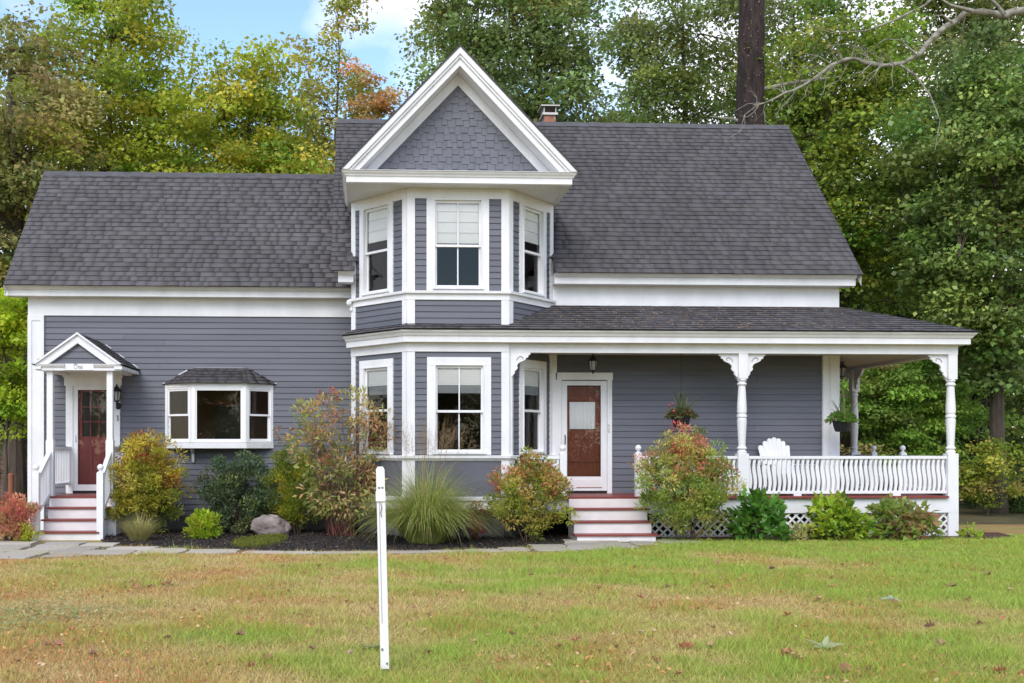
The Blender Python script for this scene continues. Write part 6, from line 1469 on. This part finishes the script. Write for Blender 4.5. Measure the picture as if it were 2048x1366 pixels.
# pine needles and bits of leaf lying on the roofs
rn_ = np.random.default_rng(33); n = 900
def on_roof(n, x0, x1, y0, y1, z0, z1):
    x = rn_.uniform(x0, x1, n); t = rn_.uniform(0, 1, n)**1.2; return np.stack([x, y0+(y1-y0)*t, z0+(z1-z0)*t+.022], 1)
pn_ = np.concatenate([on_roof(650, FR[0]+.9, MXR, Yf-ovh+.05, Yw-.05, zpe+.02, zpt-.02), on_roof(230, BR[0]+1.5, mxr-.5, my+.1, my+2.2, ze_m+.1, ze_m+2.2*slope_m)]); n = len(pn_)
ax_ = rn_.normal(size=(n, 3)); ax_[:, 2] = ax_[:, 1]*.4
pnm = leaf_mesh('roof_litter', pn_, ax_, np.array([0, -.4, .9])+rn_.normal(0, .2, (n, 3)), rn_.uniform(.03, .09, n), rn_.uniform(.006, .014, n), pick_cols(n, [((.42, .26, .12), 2), ((.50, .36, .20), 1), ((.28, .14, .07), 1)], r=rn_), DRYLEAF)
tag(pnm, 'tan pine needles and leaf bits scattered on the roof shingles', 'leaf litter', kind='stuff')

for (px_, Y_, w_, h_, sd_) in ((1990, 27, 1.6, 1.3, 101), (1940, 29, 1.8, 1.5, 102), (2060, 25.5, 1.4, 1.1, 103)):
    shrub('understory_shrub', {101: 'low dark green shrub on the woodland floor right of the porch', 102: 'shadowy shrub deeper in the woods behind the porch corner', 103: 'low shrub at the wood edge by the lawn'}[sd_], 'shrub', px_, Y_, w_, h_, 50, 60, (.09, .5), [((.05, .085, .025), 3), ((.075, .11, .03), 2)], sd_, clr=.26)

# brick outbuilding glimpsed between the trunks on the left
bkm = bpy.data.materials.new('far_brick'); bkm.use_nodes = True; tt = bkm.node_tree; bn = tt.nodes['Principled BSDF']; bn.inputs['Roughness'].default_value = .9
gg = tt.nodes.new('ShaderNodeNewGeometry'); sx_ = tt.nodes.new('ShaderNodeSeparateXYZ'); cb_ = tt.nodes.new('ShaderNodeCombineXYZ'); bk = tt.nodes.new('ShaderNodeTexBrick')
bk.inputs['Scale'].default_value = 1.0; bk.inputs['Brick Width'].default_value = .22; bk.inputs['Row Height'].default_value = .075; bk.inputs['Mortar Size'].default_value = .008
bk.inputs['Color1'].default_value = (.34, .15, .10, 1); bk.inputs['Color2'].default_value = (.44, .27, .20, 1); bk.inputs['Mortar'].default_value = (.5, .46, .42, 1)
tt.links.new(gg.outputs['Position'], sx_.inputs[0]); tt.links.new(sx_.outputs[0], cb_.inputs[0]); tt.links.new(sx_.outputs[2], cb_.inputs[1]); tt.links.new(cb_.outputs[0], bk.inputs['Vector']); tt.links.new(bk.outputs['Color'], bn.inputs['Base Color'])
ob = empty('brick_outbuilding', (-13.2, 34, 0)); tag(ob, 'low brick outbuilding half hidden by trunks left of the house', 'building')
MB().box((-2.6, 0, -.05), (2.2, 3, 2.3)).build('wall', bkm, ob); MB().add([(-2.9, -.3, 2.3), (2.5, -.3, 2.3), (2.5, 3.3, 2.3), (-2.9, 3.3, 2.3), (-2.9, 1.5, 3.5), (2.5, 1.5, 3.5)], [(0, 1, 5, 4), (2, 3, 4, 5), (1, 2, 5), (3, 0, 4), (3, 2, 1, 0)]).build('roof', ROOFBASE, ob)
MB().box((.9, -.02, .0), (1.7, .0, 1.95)).build('door', WHITE, ob)

# rust coloured leaf fragments caught in the grass
n = 9000; Yv = 6.5+10.5*rng.uniform(0, 1, n)**1.2; lo = (-200-VPX)/F*Yv*1.02-.3; hi = (2250-VPX)/F*Yv*1.06; X = lo+(hi-lo)*rng.uniform(0, 1, n)
k = (rng.uniform(0, 1, n) < np.clip(.22+1.3*samp(G3, X, Yv)+.5*samp(G2, X, Yv)-.02*X, .02, .9)) & ~in_poly(X, Yv, pathpts) & ~in_poly(X, Yv, bedpts) & ~in_poly(X, Yv, bedr) & (Yv < 17.2)
X, Yv = X[k], Yv[k]; n = len(X)
tag(leaf_mesh('leaf_fragments', np.stack([X, Yv, rng.uniform(.015, .045, n)], 1), rng.normal(size=(n, 3))*np.array([1, 1, .5]), np.array([0, -.5, .8])+rng.normal(0, .5, (n, 3)), rng.uniform(.02, .055, n), rng.uniform(.012, .03, n), pick_cols(n, [((.48, .19, .08), 3), ((.55, .30, .12), 2), ((.32, .14, .08), 2), ((.60, .42, .25), 1)]), DRYLEAF, fold=.3), 'rust coloured leaf fragments caught in the grass', 'leaf litter', kind='stuff')
